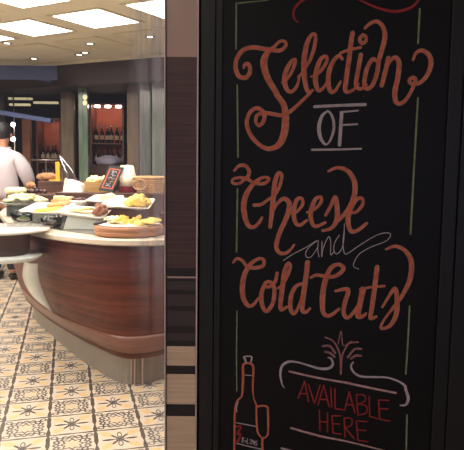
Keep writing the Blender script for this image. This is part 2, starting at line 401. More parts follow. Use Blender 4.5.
for x, w in ((xl, .0028), (xr-.0005, .0034)):
    link('edge_trim', B((x, 1.33, 1.42), (w, .082, 2.84)), 'trimsteel', pil, bevel=.0006)

# ------------------------------------------------------------------ chalkboard
bx0, bx1 = atY(200, 225, YB).x, atY(520, 225, YB).x
zb0, zb1 = .18, 2.45
board = thing('chalkboard', ((bx0+bx1)/2, YB, zb0), 'tall black chalkboard with hand-drawn cheese and cold cuts lettering beside the pillar', 'chalkboard')
link('panel', B(((bx0+bx1)/2, YB+.016, (zb0+zb1)/2), (bx1-bx0-.02, .02, zb1-zb0-.02)), 'board', board)
bm = bmesh.new()
for x0_, x1_, yy, d in ((200, 214, 0, .016), (214, 221, .004, .012), (442, 456, .004, .01), (456, 520, 0, .016)):
    X0, X1 = atY(x0_, 225, YB).x, atY(x1_, 225, YB).x
    box(bm, ((X0+X1)/2, YB+yy, (zb0+zb1)/2), (X1-X0, d, zb1-zb0))
for z in (zb0+.02, zb1-.02): box(bm, ((bx0+bx1)/2, YB, z), (bx1-bx0, .016, .04))
link('frame', bm, 'boardframe', board, bevel=.0015)

YF = YB + .0055      # just proud of the panel face
layer = [0]
def ribbon(bm, pts, sm=True, wscale=1.0, off=0.0):
    """pts: (px, py, width px) on the board face; a thin raised stroke of paint"""
    P = [Vector(p) for p in pts]
    if sm and len(P) > 2: P = spline(P, 7)
    layer[0] += 1
    y = YF - off - (layer[0] % 40)*.00002
    W = [atY(p.x, p.y, y - k*.000005) for k, p in enumerate(P)]
    N = len(P); L = []; Rr = []
    for i in range(N):
        t = W[min(i+1, N-1)] - W[max(i-1, 0)]; t.y = 0
        if t.length < 1e-7: t = Vector((1, 0, 0))
        t.normalize(); n = Vector((-t.z, 0, t.x)); h = P[i].z*wscale*.43/F*YB
        L.append(W[i]+n*h); Rr.append(W[i]-n*h)
    th = Vector((0, .0004, 0))
    for i in range(N-1):
        q = [bm.verts.new(v) for v in (L[i], L[i+1], Rr[i+1], Rr[i])]
        try: bm.faces.new(q)
        except ValueError: pass
    for e in (0, N-1):
        h = P[e].z*wscale*.43/F*YB
        vs = [bm.verts.new(W[e] + Vector((cos(k*PI/5)*h, 0, sin(k*PI/5)*h))) for k in range(10)]
        bm.faces.new(vs)
def conv(o, s, pts, w=2.0):
    out = []
    for p in pts:
        out.append((o[0]+p[0]/s, o[1]+p[1]/s, p[2] if len(p) > 2 else w))
    return out
def solid(o, t=.0004):
    m = o.modifiers.new('paint', 'SOLIDIFY'); m.thickness = t; m.offset = 0; return o
def chalk(name, strokes, edge='chalk_tan', core=None, cw=.5, sm=True):
    bm = bmesh.new()
    for s in strokes: ribbon(bm, s, sm)
    o = link(name, bm, edge, board)
    if core:
        bm = bmesh.new()
        for s in strokes: ribbon(bm, [(p[0]-.25*p[2]*.3, p[1], p[2]) for p in s], sm, cw, .0012)
        link('stroke_core', bm, core, o)
    return o
def chalks(name, strokes, edge, core=None, cw=.5):
    for k in strokes: chalk(name, [k], edge, core, cw)
A_, B_, C_, D_ = (230, 30), (290, 30), (360, 30), (330, 0)
s6 = 450/70; sC = 450/80; sD = 464/134
# --- Selection
sel = [conv(A_, s6, [(88, 243, 3), (96, 222, 4), (115, 218, 4.5), (128, 240, 4.5), (125, 280, 5), (95, 308, 5), (52, 290, 5.2), (36, 215, 5.2), (72, 140, 5.2), (140, 112, 5), (240, 124, 5), (320, 132, 4.6), (358, 102, 4), (352, 74, 3.6), (320, 74, 3.6), (285, 108, 4), (245, 140, 6), (220, 190, 8), (220, 240, 7.8), (240, 305, 7.2), (280, 375, 6.6), (300, 408, 6.3)])
       + conv((230, 90), s6, [(300, 30, 6), (345, 95, 6.8), (357, 180, 8.4), (350, 270, 8.6), (320, 345, 7.5), (255, 378, 5.4), (190, 352, 5), (130, 285, 5), (108, 210, 4.8), (128, 145, 4.6), (175, 116, 4.8), (215, 145, 5), (218, 195, 5), (188, 228, 4.4), (166, 200, 4), (178, 160, 4.4), (235, 148, 4.6), (335, 162, 4.6), (400, 128, 4.4), (450, 82, 4), (515, 20, 3.4)]),
       conv(A_, s6, [(335, 338, 2.4), (365, 318, 3), (400, 262, 4), (420, 205, 4.2), (412, 188, 3.6), (388, 210, 4.5), (358, 270, 5.8), (352, 335, 6), (368, 385, 5), (398, 395, 4.2), (430, 360, 3.6), (447, 300, 2.4)]),
       conv(B_, s6, [(52, 302, 2.6), (80, 272, 3), (130, 190, 4), (160, 95, 4.4), (162, 32, 4), (138, 32, 4), (108, 90, 5.6), (92, 180, 6.2), (90, 260, 6.2), (98, 340, 5.6), (115, 395, 4.4), (145, 388, 3.6)]),
       conv(B_, s6, [(135, 300, 2.4), (165, 292, 3), (208, 250, 4), (238, 195, 4), (228, 168, 4), (196, 190, 5), (170, 260, 5.6), (164, 330, 5.8), (180, 385, 5), (208, 378, 3.8), (240, 335, 3)]),
       conv(B_, s6, [(335, 185, 4), (315, 165, 4), (282, 195, 5), (252, 265, 5.6), (246, 340, 5.6), (262, 395, 5), (292, 388, 3.8), (325, 332, 3)]),
       conv(B_, s6, [(402, 18, 5.4), (390, 100, 5.6), (375, 220, 5.6), (358, 340, 5.6), (356, 388, 5), (378, 398, 4), (412, 380, 3.4), (440, 345, 3)]),
       conv(B_, s6, [(325, 148, 3.2), (380, 128, 3.4), (455, 112, 3.2)]),
       conv(D_, sD, [(107, 190, 5), (98, 240, 5.2), (90, 292, 5), (105, 308, 4), (126, 294, 3.4)]),
       conv(D_, sD, [(115, 122, 4), (103, 134, 4.4), (110, 150, 4.2), (124, 143, 4), (124, 126, 3.8), (112, 120, 3.4)]),
       conv(C_, sC, [(28, -10, 3.4), (55, -35, 4), (95, -48, 4.4), (128, -20, 5), (140, 35, 5.6), (128, 95, 5.6), (105, 175, 5.4), (96, 240, 5.2), (70, 310, 4.8), (38, 330, 4.6), (24, 300, 5), (38, 220, 5.2), (72, 165, 4.8), (100, 180, 3.6)]),
       conv(C_, sC, [(160, 158, 5.4), (145, 225, 5.4), (122, 312, 5)]),
       conv(C_, sC, [(130, 250, 3), (165, 180, 4), (200, 155, 5), (220, 190, 6), (212, 270, 6), (196, 350, 6), (205, 408, 5.4), (245, 405, 4.6), (285, 350, 4.2), (312, 285, 4.6), (300, 268, 4.6), (278, 280, 4.4), (285, 300, 4.2), (330, 300, 4.4), (372, 262, 5), (398, 200, 5.8), (390, 145, 5.6), (350, 115, 4.6), (315, 130, 3.8), (298, 168, 2.8)])]
chalk('lettering', sel, 'chalk_tan', 'chalk_red', .46)
# --- OF
O2 = (300, 100); sO = 464/70
chalk('lettering', [conv(O2, sO, [(185, 72, 2), (150, 100, 3.4), (130, 150, 4.2), (126, 200, 4.4), (138, 255, 4), (165, 292, 2.6), (185, 288, 2), (208, 250, 2.8), (224, 190, 3.2), (220, 130, 3.2), (200, 85, 2.4), (178, 74, 1.8)]),
                    conv(O2, sO, [(276, 84, 4), (270, 180, 4), (262, 298, 4)]), conv(O2, sO, [(268, 80, 2), (330, 75, 2), (385, 70, 2)]), conv(O2, sO, [(280, 166, 2), (380, 160, 2.2)])], 'chalk_white')
chalks('underline', [conv(O2, sO, [(97, 44, 3.4), (260, 36, 3.2), (432, 30, 3.6)]), conv(O2, sO, [(80, 330, 2.6), (240, 328, 2.4), (405, 323, 2)])], 'chalk_white')
# --- Cheese
E_ = (230, 160); G_ = (280, 160); sG = 464/100; I_ = (230, 210)
ch = [conv(E_, s6, [(28, 68, 3), (58, 38, 4), (98, 36, 4.4), (124, 75, 4.6), (105, 115, 4.2), (60, 112, 3.6), (20, 125, 3.6), (18, 148, 3.4), (60, 150, 3.6), (105, 122, 4), (160, 148, 4), (220, 150, 4), (252, 122, 3.8), (215, 112, 3.8), (165, 140, 4.6), (118, 195, 6), (90, 270, 6.6), (92, 345, 6.4), (115, 415, 5.6), (150, 432, 4.6), (185, 405, 4), (206, 370, 3)]),
      conv(E_, s6, [(155, 290, 4), (200, 285, 4.2), (240, 258, 3.6), (295, 215, 3.4), (325, 150, 4), (332, 95, 3.8), (310, 85, 4.4), (290, 140, 5.8), (280, 230, 6), (270, 330, 5.8), (258, 430, 4.6)]),
      conv(E_, s6, [(270, 340, 3.4), (300, 285, 4), (345, 248, 4.8), (380, 275, 6), (375, 335, 6), (350, 400, 5.8), (322, 460, 5.6), (300, 530, 5.4), (300, 570, 5), (325, 600, 4.6), (365, 595, 4), (395, 570, 3.2), (412, 545, 2.6)]),
      conv(G_, sG, [(55, 248, 2.8), (80, 238, 3.4), (105, 205, 4), (100, 178, 3.8), (78, 185, 4.8), (64, 235, 5.4), (70, 285, 5), (92, 302, 4.2), (125, 280, 3.4)]),
      conv(G_, sG, [(125, 243, 2.8), (155, 232, 3.4), (188, 200, 4), (190, 172, 3.8), (165, 182, 4.8), (145, 230, 5.4), (145, 280, 5.2), (165, 308, 4.4), (210, 290, 3.2)]),
      conv(G_, sG, [(212, 255, 4), (235, 215, 4.4), (256, 172, 5), (265, 220, 6), (264, 275, 6), (240, 315, 4.6), (198, 328, 3.4)]),
      conv(G_, sG, [(225, 52, 3), (265, 36, 4), (310, 48, 5), (342, 90, 6), (348, 145, 6.2), (330, 205, 5.8), (300, 250, 5), (262, 290, 3.6)]),
      conv(G_, sG, [(320, 245, 3.2), (355, 240, 3.8), (384, 205, 4.2), (380, 178, 4), (352, 185, 5), (325, 235, 5.6), (315, 285, 6), (330, 330, 5), (362, 325, 4.6), (402, 294, 3.8)])]
chalk('lettering', ch, 'chalk_tan', 'chalk_red', .46)
# --- and
J_ = (280, 220); sJ = 464/60; K_ = (330, 220); sK = 464/70
w = 1.0
chalk('lettering', [conv(J_, sJ, [(25, 315), (90, 270), (200, 212), (285, 160), (295, 175), (292, 230), (302, 285)], w), conv(J_, sJ, [(285, 162), (235, 200), (200, 250), (205, 285), (240, 285), (290, 215)], w),
                    conv(J_, sJ, [(325, 165), (322, 285), (335, 215), (375, 130), (392, 170), (392, 268), (420, 240)], w),
                    conv(K_, sK, [(62, 100), (32, 150), (25, 200), (45, 225), (78, 190), (92, 120), (95, 25)], w), conv(K_, sK, [(95, 60), (86, 150), (95, 218), (120, 220), (200, 165), (300, 105), (370, 85), (402, 98), (370, 140), (270, 180), (195, 225), (160, 280), (158, 310), (190, 325)], w)], 'chalk_white')
# --- Cold Cuts
Q_ = (230, 250); R_ = (300, 240); T_ = (350, 240)
cc = [conv(Q_, sC, [(18, 70, 3), (40, 48, 3.6), (70, 60, 4), (100, 95, 4.4), (145, 100, 4.6), (185, 88, 4.6), (190, 58, 4.4), (165, 48, 4), (120, 75, 5), (85, 130, 6), (70, 200, 6.4), (75, 270, 6), (102, 312, 5.2), (130, 308, 4), (160, 270, 3)]),
      conv(Q_, sC, [(265, 130, 4), (255, 175, 4.4), (225, 205, 4), (200, 205, 3.6), (205, 180, 3.6), (235, 185, 4.4), (250, 230, 5), (240, 300, 5), (205, 345, 4.8), (180, 305, 5.4), (178, 240, 5.4), (200, 185, 4.6)]),
      conv(Q_, sC, [(270, 215, 2.8), (295, 195, 3.6), (325, 140, 4), (340, 90, 4), (325, 75, 4), (308, 120, 5.8), (295, 210, 6), (285, 290, 5.8), (288, 335, 4.8), (320, 320, 3.4)]),
      conv(Q_, sC, [(405, 190, 4), (370, 205, 4.6), (345, 255, 5.4), (340, 325, 5.4), (360, 358, 4.4), (385, 320, 3.6), (408, 250, 3.4)]),
      conv(R_, 5, [(38, 112, 6), (28, 200, 6.2), (15, 290, 6.2), (12, 350, 5.4), (30, 360, 4.2), (50, 342, 3.2)]),
      conv(R_, 5, [(55, 188, 3.4), (85, 175, 4), (150, 185, 4.6), (195, 170, 5), (218, 140, 5), (190, 122, 4.6), (150, 145, 5.6), (122, 220, 6.6), (112, 300, 6.6), (118, 365, 5.4), (150, 378, 4.6), (195, 345, 3.6)]),
      conv(R_, 5, [(178, 255, 3.2), (240, 248, 5.4), (225, 310, 5.6), (218, 360, 5.4), (235, 390, 4.6), (265, 365, 4), (300, 310, 4), (320, 245, 5), (302, 320, 5.4), (295, 378, 4.8), (325, 375, 3.6)]),
      conv(T_, 4.5, [(55, 218, 5), (42, 290, 5.2), (32, 340, 4.8), (52, 348, 3.6), (72, 330, 3)]),
      conv(T_, 4.5, [(122, 122, 5.8), (110, 220, 6), (98, 310, 5.8), (92, 352, 4.8), (118, 345, 3.4)]),
      conv(T_, 4.5, [(45, 222, 2.6), (95, 212, 3), (155, 207, 3.2)]),
      conv(T_, 4.5, [(145, 302, 3), (170, 262, 3.8), (202, 218, 5), (212, 270, 6), (208, 335, 6), (180, 385, 5), (140, 398, 3.6), (150, 365, 3), (190, 310, 4), (235, 250, 5), (270, 175, 6.2), (276, 100, 6.2), (250, 50, 5), (205, 28, 4), (162, 42, 2.8)])]
chalk('lettering', cc, 'chalk_tan', 'chalk_red', .46)
# --- green border
gl = [[(236.3, 4, 1.8), (236, 49, 1.8)], [(236, 3.5, 1.5), (252, 1.8, 1.3), (268, .4, 1)], [(237.2, 85, 1.8), (238, 157, 2)], [(237.5, 189, 1.8), (236.5, 252, 1.8)], [(237, 311, 1.5), (236.5, 355, 1.5), (236.8, 391, 1.4)],
      [(419.8, 9, 2.2), (418, 43, 2)], [(418, 98, 2.2), (415, 150, 2.2), (410.5, 234, 2.2)], [(409.6, 306, 2), (408, 340, 2), (405.8, 374, 2)], [(407, 415, 2), (405.5, 480, 2)]]
for g_ in gl[:]:
    if g_ is gl[0]: chalk('border_line', [gl[0], gl[1]], 'chalk_green')
    elif g_ is not gl[1]: chalk('border_line', [g_], 'chalk_green')
# --- crimson scroll at the top edge
chalks('flourish', [[(298, 22, 1.6), (294.5, 19, 2), (293.5, 12, 2.6), (298, 4, 2.8), (306, -1.5, 2.4), (320, -7, 1.6)], [(352, -4, 1.2), (362, 1, 2), (378, 8, 2.6), (395, 11.5, 3.2), (410, 8, 3), (418, 1, 2.4), (421, -6, 1.8)]], 'chalk_crimson')
# --- crown and scroll box
X_ = (280, 325); sX = 464/70; Z_ = (340, 325); sZ = 464/75
chalks('scroll_line', [conv(X_, sX, [(15, 398, 1.4), (2, 330, 2.6), (15, 270, 3), (60, 243, 3), (120, 248, 2), (190, 268, 2.4), (260, 288, 3), (320, 288, 3.4), (350, 262, 3), (340, 225, 2.2), (318, 215, 1.4)])
                      , conv(Z_, sZ, [(82, 230, 1.8), (68, 255, 2.4), (85, 292, 2.4), (130, 318, 2.6), (210, 322, 2.4), (290, 325, 2.2), (360, 348, 2.4), (400, 375, 2.8)]) + conv((335, 375), 6, [(425, 90, 3.4), (440, 140, 3.6), (425, 178, 3), (392, 182, 1.8)]),
                      [(282.3, 385, 1.4), (284.5, 388, .8)]], 'chalk_white')
chalk('crown_drawing', [conv(X_, sX, [(385, 125), (405, 40), (418, 135), (470, 108)], 1.2), conv(X_, sX, [(300, 82), (350, 105), (385, 160), (400, 220), (402, 325)], 1.7), conv(Z_, sZ, [(112, 106), (60, 112), (30, 150), (12, 200), (5, 300)], 1.6),
                        conv(X_, sX, [(285, 140), (330, 140), (365, 185)], 2.4), conv(X_, sX, [(300, 178), (330, 185), (360, 210)], 2.4), conv(Z_, sZ, [(130, 148), (90, 150), (48, 200)], 2.2), conv(Z_, sZ, [(130, 190), (95, 190), (68, 208)], 2.4)], 'chalk_pink', 'chalk_crimson', .35)
chalks('underline', [conv(X_, sX, [(62, 308), (250, 350), (464, 386)], 2.4) + conv((335, 375), 6, [(60, 45), (200, 75), (365, 108)], 2.6)], 'chalk_pink')
chalks('underline', [[(291, 428, 2.4), (320, 436, 2.6), (345, 441, 2.2), (372, 447.5, 1.8), (390, 452, 1.6)]], 'chalk_pink')
chalks('underline', [[(281.5, 448.3, 2.2), (300, 453, 2.4), (360, 468, 2)]], 'chalk_white')
# --- AVAILABLE HERE
aA = (280, 375); aB = (335, 375)
w = 1.7
S = lambda o, s, *ps: conv(o, s, list(ps), w)
av = [S(aA, 6, (110, 138), (148, 38)), S(aA, 6, (148, 38), (172, 160)), S(aA, 6, (118, 112), (165, 112)),
      S(aA, 6, (170, 55), (207, 172)), S(aA, 6, (207, 172), (240, 62)),
      S(aA, 6, (228, 180), (262, 62)), S(aA, 6, (262, 62), (295, 190)), S(aA, 6, (238, 146), (285, 148)),
      S(aA, 6, (305, 78), (310, 192)), S(aA, 6, (330, 82), (330, 200)), S(aA, 6, (330, 200), (380, 210)),
      S(aB, 6, (58, 212), (85, 100)), S(aB, 6, (85, 100), (120, 228)), S(aB, 6, (65, 175), (112, 182)),
      S(aB, 6, (128, 118), (138, 238)), S(aB, 6, (128, 118), (175, 122), (180, 155), (138, 175)), S(aB, 6, (138, 175), (185, 185), (188, 225), (138, 242)),
      S(aB, 6, (205, 130), (208, 248)), S(aB, 6, (208, 248), (255, 262)),
      S(aB, 6, (262, 150), (268, 265)), S(aB, 6, (262, 150), (322, 152)), S(aB, 6, (266, 202), (318, 204)), S(aB, 6, (268, 265), (328, 276)),
      S(aA, 6, (236, 212), (240, 332)), S(aA, 6, (285, 228), (285, 340)), S(aA, 6, (240, 280), (285, 282)),
      S(aA, 6, (312, 245), (318, 348)), S(aA, 6, (312, 245), (365, 245)), S(aA, 6, (315, 292), (358, 295)), S(aA, 6, (318, 348), (365, 355)),
      S(aB, 6, (55, 258), (60, 372)), S(aB, 6, (55, 258), (98, 262), (98, 300), (60, 318)), S(aB, 6, (62, 318), (115, 382)),
      S(aB, 6, (128, 275), (138, 392)), S(aB, 6, (128, 275), (192, 280)), S(aB, 6, (130, 330), (186, 332)), S(aB, 6, (138, 392), (196, 400))]
chalk('lettering', av, 'chalk_crimson')
# --- bottle and glass drawing
bA = (230, 350); bB = (230, 400)
bo = [conv(bA, 9, [(70, 448, 1.4), (105, 415, 2.4), (115, 330, 3), (118, 220, 3.2), (120, 135, 3), (160, 118, 2.6), (205, 140, 3), (210, 220, 2.8), (205, 330, 2.2), (212, 420, 1.8), (225, 465, 2)] ) + conv(bB, 9, [(248, 60, 2), (275, 52, 2.4), (335, 62, 2.6), (342, 130, 2.6), (342, 290, 2.4), (320, 335, 2.4), (285, 335, 2.2), (250, 290, 2.2), (240, 200, 2.2), (238, 100, 2.2), (238, 50, 2)]),
      conv(bB, 9, [(105, -30, 2), (65, 10, 2.4), (48, 70, 2.4), (42, 150, 2.4), (40, 300, 2.4), (38, 450, 2.4), (38, 560, 2.4)]), conv(bB, 9, [(292, 340, 2.8), (290, 400, 2.8), (292, 450, 2.8), (292, 560, 2.6)])]
chalk('bottle_drawing', bo, 'chalk_tan', 'chalk_red', .55)
chalks('cork_drawing', [conv(bA, 9, [(122, 62), (158, 56), (195, 62), (192, 90), (184, 125)], 1.6), conv(bA, 9, [(125, 64), (140, 95), (142, 118)], 2.2), conv(bA, 9, [(135, 225), (195, 230)], 1.2), conv(bB, 9, [(60, 205), (150, 222), (235, 238)], 1.3), conv(bB, 9, [(60, 390), (160, 415), (280, 442)], 1.3), conv(bB, 9, [(75, 20), (60, 60), (62, 110)], 1.1)], 'chalk_white')
chalk('label_patch', [conv(bB, 9, [(62, 240, 3), (100, 240, 2), (70, 300, 4), (95, 310, 2), (70, 375, 4)])], 'chalk_crimson')
w = .9
def cw(s, ox, oy=0): return conv(bB, 9, [(x+ox, y+oy) for x, y in s], w)
txt = [cw([(112, 335), (108, 382)], 0), cw([(112, 336), (130, 342), (112, 358), (132, 368), (110, 382)], 0), cw([(138, 362), (142, 388), (152, 366)], 0), cw([(158, 345), (154, 390)], 0), cw([(158, 390), (163, 392)], 2),
       cw([(178, 362), (190, 352), (194, 368), (178, 394), (196, 396)], 0), cw([(205, 362), (200, 385), (210, 398), (216, 378), (206, 362)], 0), cw([(223, 368), (222, 402)], 0), cw([(244, 370), (232, 372), (232, 386), (243, 392), (240, 408), (228, 408)], 0)]
chalk('lettering', txt, 'chalk_white', sm=False)

# ------------------------------------------------------------------ buffet counter
TOPP = [(-2.19, 5.65), (-1.79, 4.74), (-1.42, 4.17), (-1.09, 3.87), (-.76, 3.71), (-.42, 3.76), (-.12, 4.05), (.08, 4.7), (.0, 5.6), (-.45, 6.5), (-1.15, 7.02), (-1.85, 6.9), (-2.25, 6.35)]
BOTP = [(-1.95, 5.55), (-1.58, 4.88), (-1.22, 4.37), (-.93, 4.02), (-.67, 3.78), (-.44, 3.88), (-.22, 4.15), (-.05, 4.75), (-.13, 5.5), (-.55, 6.35), (-1.2, 6.85), (-1.78, 6.7), (-2.06, 6.2)]
TS = spline([(x, y, 0) for x, y in TOPP], 8, True); BS = spline([(x, y, 0) for x, y in BOTP], 8, True)
ctr = Vector((-1.0, 5.3, 0))
def inset(S_, d): return [p + (ctr-p).normalized()*d for p in S_]
def ringz(S_, z): return [Vector((p.x, p.y, z)) for p in S_]
counter = thing('buffet_counter', (ctr.x, ctr.y, 0), 'oval buffet counter with glossy mahogany sides and cream top behind the glass', 'buffet counter')
TI = inset(TS, .05)
def hull(t):   # t 0 top .. 1 bottom, bulging bowl
    k = t**1.7
    return [a.lerp(b, k) for a, b in zip(TI, BS)]
bm = bmesh.new(); ts = [i/14 for i in range(15)]
loft(bm, [ringz(hull(t), .955 - t*(.955-.21)) for t in ts]); link('body', bm, 'veneer', counter, smooth=True)
bm = bmesh.new()
tt = [.80, .85, .9, .95]
rings = [ringz(inset(hull(t), -.006), .955 - t*.745) for t in tt]
loft(bm, rings); link('reflection_band', bm, 'veneerreflect', counter, smooth=True)  # lighter band stands in for a reflection in the glass, painted as wood
bm = bmesh.new(); PL = inset(BS, .10); loft(bm, [ringz(PL, 0), ringz(PL, .21)]); link('plinth', bm, 'plinth', counter)
for x_ in (134, 137.5, 141):
    q = atz(x_, 385, 0); k_ = min(PL, key=lambda v: (Vector((v.x, v.y, 0))-Vector((q.x, q.y, 0))).length)
    link('steel_strip', B((k_.x + (x_-137.5)*.0065, k_.y-.008, .105), (.008, .02, .21)), 'steel', counter)
bm = bmesh.new(); loft(bm, [ringz(inset(TS, .02), .955), ringz(TS, .965), ringz(TS, .992), ringz(inset(TS, .01), 1.0)]); link('worktop', bm, 'worktop', counter)
bm = bmesh.new(); IS = inset(TS, .17); loft(bm, [ringz(IS, .998), ringz(IS, 1.003)]); link('stone_inlay', bm, 'inlay', counter)
ZT = 1.003

# tray shelf bracketed on the counter's left flank
q0 = atY(-4, 231, 3.9); q1 = atY(18, 231, 4.0)
sh = thing('tray_stand', (-1.62, 4.0, .86), 'round brown drum between white trays, with a white crescent reflection built as a blade, at the counter left side', 'tray stand')
tc_ = atY(8, 231, 4.0); zt_ = tc_.z
bm = bmesh.new(); lathe(bm, (tc_.x-.03, 4.0, 0), [(.27, zt_), (.30, zt_+.008), (.30, zt_+.022), (.0001, zt_+.024)], 40, close=False); lathe(bm, (tc_.x-.03, 4.0, 0), [(.0001, zt_), (.27, zt_)], 40, close=False); link('top_tray', bm, 'white', sh, smooth=True)
zb_ = atY(8, 258, 3.85).z
bm = bmesh.new(); lathe(bm, (tc_.x-.02, 4.0, 0), [(.145, zb_+.004), (.155, zb_+.03), (.16, zt_)], 36); link('drum', bm, 'brownuph', sh, smooth=True)
bm = bmesh.new(); lathe(bm, (tc_.x-.02, 4.0, 0), [(.22, zb_-.03), (.24, zb_-.01), (.24, zb_+.004)], 40); link('lower_tray', bm, 'ledge', sh, smooth=True)
# crescent blade: bright reflection on the counter side, built as a solid
out = [(24, 262), (22.5, 276), (27, 288), (36, 300), (52.5, 312)]; inn = [(38, 264), (38, 274), (41, 286), (46, 299), (53, 312)]
bm = bmesh.new()
oo = spline([(x, y, 0) for x, y in out], 5); ii = spline([(x, y, 0) for x, y in inn], 5)
Rg = []
for k, (o_, i_) in enumerate(zip(oo, ii)):
    Yk = 4.0 + .28*k/(len(oo)-1)
    a1 = atY(o_.x, o_.y, Yk); b1 = atY(i_.x, i_.y, Yk)
    m_ = (a1+b1)/2 + Vector((0, -.015, 0))
    Rg.append([bm.verts.new(v) for v in (a1, m_, b1, b1+Vector((0, .012, 0)), m_+Vector((0, .012, 0)), a1+Vector((0, .012, 0)))])
for a1, b1 in zip(Rg, Rg[1:]):
    for k in range(6): bm.faces.new((a1[k], a1[(k+1) % 6], b1[(k+1) % 6], b1[k]))
bm.faces.new(Rg[0]); bm.faces.new(Rg[-1][::-1])
link('glint_crescent', bm, 'ledge', sh, smooth=True)

# ------------------------------------------------------------------ things on the counter
def quad_plate(corners, z, h=.02, rim=.03, m='white'):
    """shallow dish on four XY corners"""
    c = sum((Vector((p.x, p.y, 0)) for p in corners), Vector())/4
    def rr(k):
        P = [Vector((p.x, p.y, 0)) for p in corners]; out = []
        for i in range(4):
            a_, b_, d_ = P[i-1], P[i], P[(i+1) % 4]
            e1 = (a_-b_).normalized()*.025; e2 = (d_-b_).normalized()*.025
            for q_ in (b_+e1, b_+(e1+e2)*.3, b_+e2): out.append(q_ + (c-q_).normalized()*k)
        return out
    bm = bmesh.new()
    loft(bm, [ringz(rr(rim*1.3), z), ringz(rr(0), z+h-.004), ringz(rr(.002), z+h), ringz(rr(.012), z+h-.002), ringz(rr(rim*1.3), z+.006)])
    return bm, c
def px_quad(px, z): return [atz(x, y, z) for x, y in px]
def nub(bm, x, y, z, s, seed): blob(bm, (x, y, z), s, seed)

# round wooden board
rb = Vector((-.685, 3.965, 0)); RB = .225
t = thing('serving_board', (rb.x, rb.y, ZT), 'round wooden tub-like serving board heaped with yellow cheese at the counter front edge', 'serving board')
bm = bmesh.new(); lathe(bm, (rb.x, rb.y, 0), [(RB-.02, ZT), (RB-.002, ZT+.006), (RB, ZT+.028), (RB-.004, ZT+.031), (RB, ZT+.034), (RB, ZT+.058), (RB-.005, ZT+.062), (RB-.02, ZT+.062), (RB-.024, ZT+.052)], 64); link('tray', bm, 'boardwood', t, smooth=True)
bm = bmesh.new(); lathe(bm, (rb.x, rb.y, 0), [(.19, ZT+.053), (.20, ZT+.066), (.205, ZT+.068), (.0001, ZT+.058)], 40, close=False, sy=.9); link('paper_liner', bm, 'paper', t)
ZB = ZT+.07
rnd = random.Random(3)
for k in range(16):
    a_ = rnd.uniform(-.085, .045); b_ = rnd.uniform(-.09, .08); bm = bmesh.new()
    box(bm, (0, 0, 0), (.03, .026, .024)); o = link('cheese_cube', bm, 'cheese', None, bevel=.003)
    o.location = (rb.x+.02+a_, rb.y+b_, ZB+.008+(.022 if k % 2 else 0)+.012*(1-abs(a_)/.1)); o.rotation_euler = (rnd.uniform(-.4, .4), rnd.uniform(-.4, .4), rnd.uniform(0, 3))
    tag(o, 'yellow cheese cube heaped in the middle of the round serving board', 'cheese', 'yellow cheese cubes on the round board')
for k in range(6):
    bm = bmesh.new(); lathe(bm, (0, 0, 0), [(.045, 0), (.048, .004), (.045, .008)], 20); o = link('cheese_slice', bm, 'cheese')
    o.location = (rb.x+.085+.017*k, rb.y-.07+.03*(k % 3), ZB+.004+.004*k); o.rotation_euler = (.12, .12, 0)
    tag(o, 'flat round yellow cheese slice at the right of the round serving board', 'cheese', 'flat cheese slices on the round board')
bm = bmesh.new()
for k in range(9): blob(bm, (rb.x-.12+rnd.uniform(-.035, .035), rb.y+.04+rnd.uniform(-.04, .04), ZB+.015+rnd.uniform(0, .02)), (.03, .03, .018), k, sub=2)
tag(link('potato_salad', bm, 'cheesepale', smooth=True), 'pale green-white mound of soft cheese at the left of the round serving board', 'food')
k1 = Vector((rb.x-.20, rb.y-.06, ZB+.004)); k2 = Vector((rb.x-.07, rb.y+.005, ZB+.03))
t = thing('knife', k1, 'dark knife lying across the left rim of the round serving board', 'knife')
d = (k2-k1); bm = bmesh.new(); L_ = [k1, k1+d*.5, k1+d]
loft(bm, [[p+Vector(v)*s_ for v in ((0, -.012, 0), (0, 0, .004), (0, .012, 0), (0, 0, -.004))] for p, s_ in ((k1+d*.45, 1), (k1+d*.9, 1), (k1+d*1.1, .2))]); link('blade', bm, 'knife', t)
bm = bmesh.new(); tube(bm, [k1-d*.15, k1, k1+d*.46], [.008, .011, .009], 8); link('handle', bm, 'knife', t, smooth=True)

# risers
def rbox(c, sz, label, m='darkwood'):
    bm = bmesh.new(); box(bm, c, sz); return tag(link('display_riser', bm, m, bevel=.006), label, 'riser')
ZR = 1.2
rbox((-.9, 5.475, (ZT+ZR)/2), (1.3, .45, ZR-ZT), 'long dark wooden riser behind the plates, under the basket and small sign')
rbox((-1.86, 5.76, (ZT+1.16)/2), (.5, .34, 1.16-ZT), 'dark wooden riser at the counter left rear, under the dark grapes')

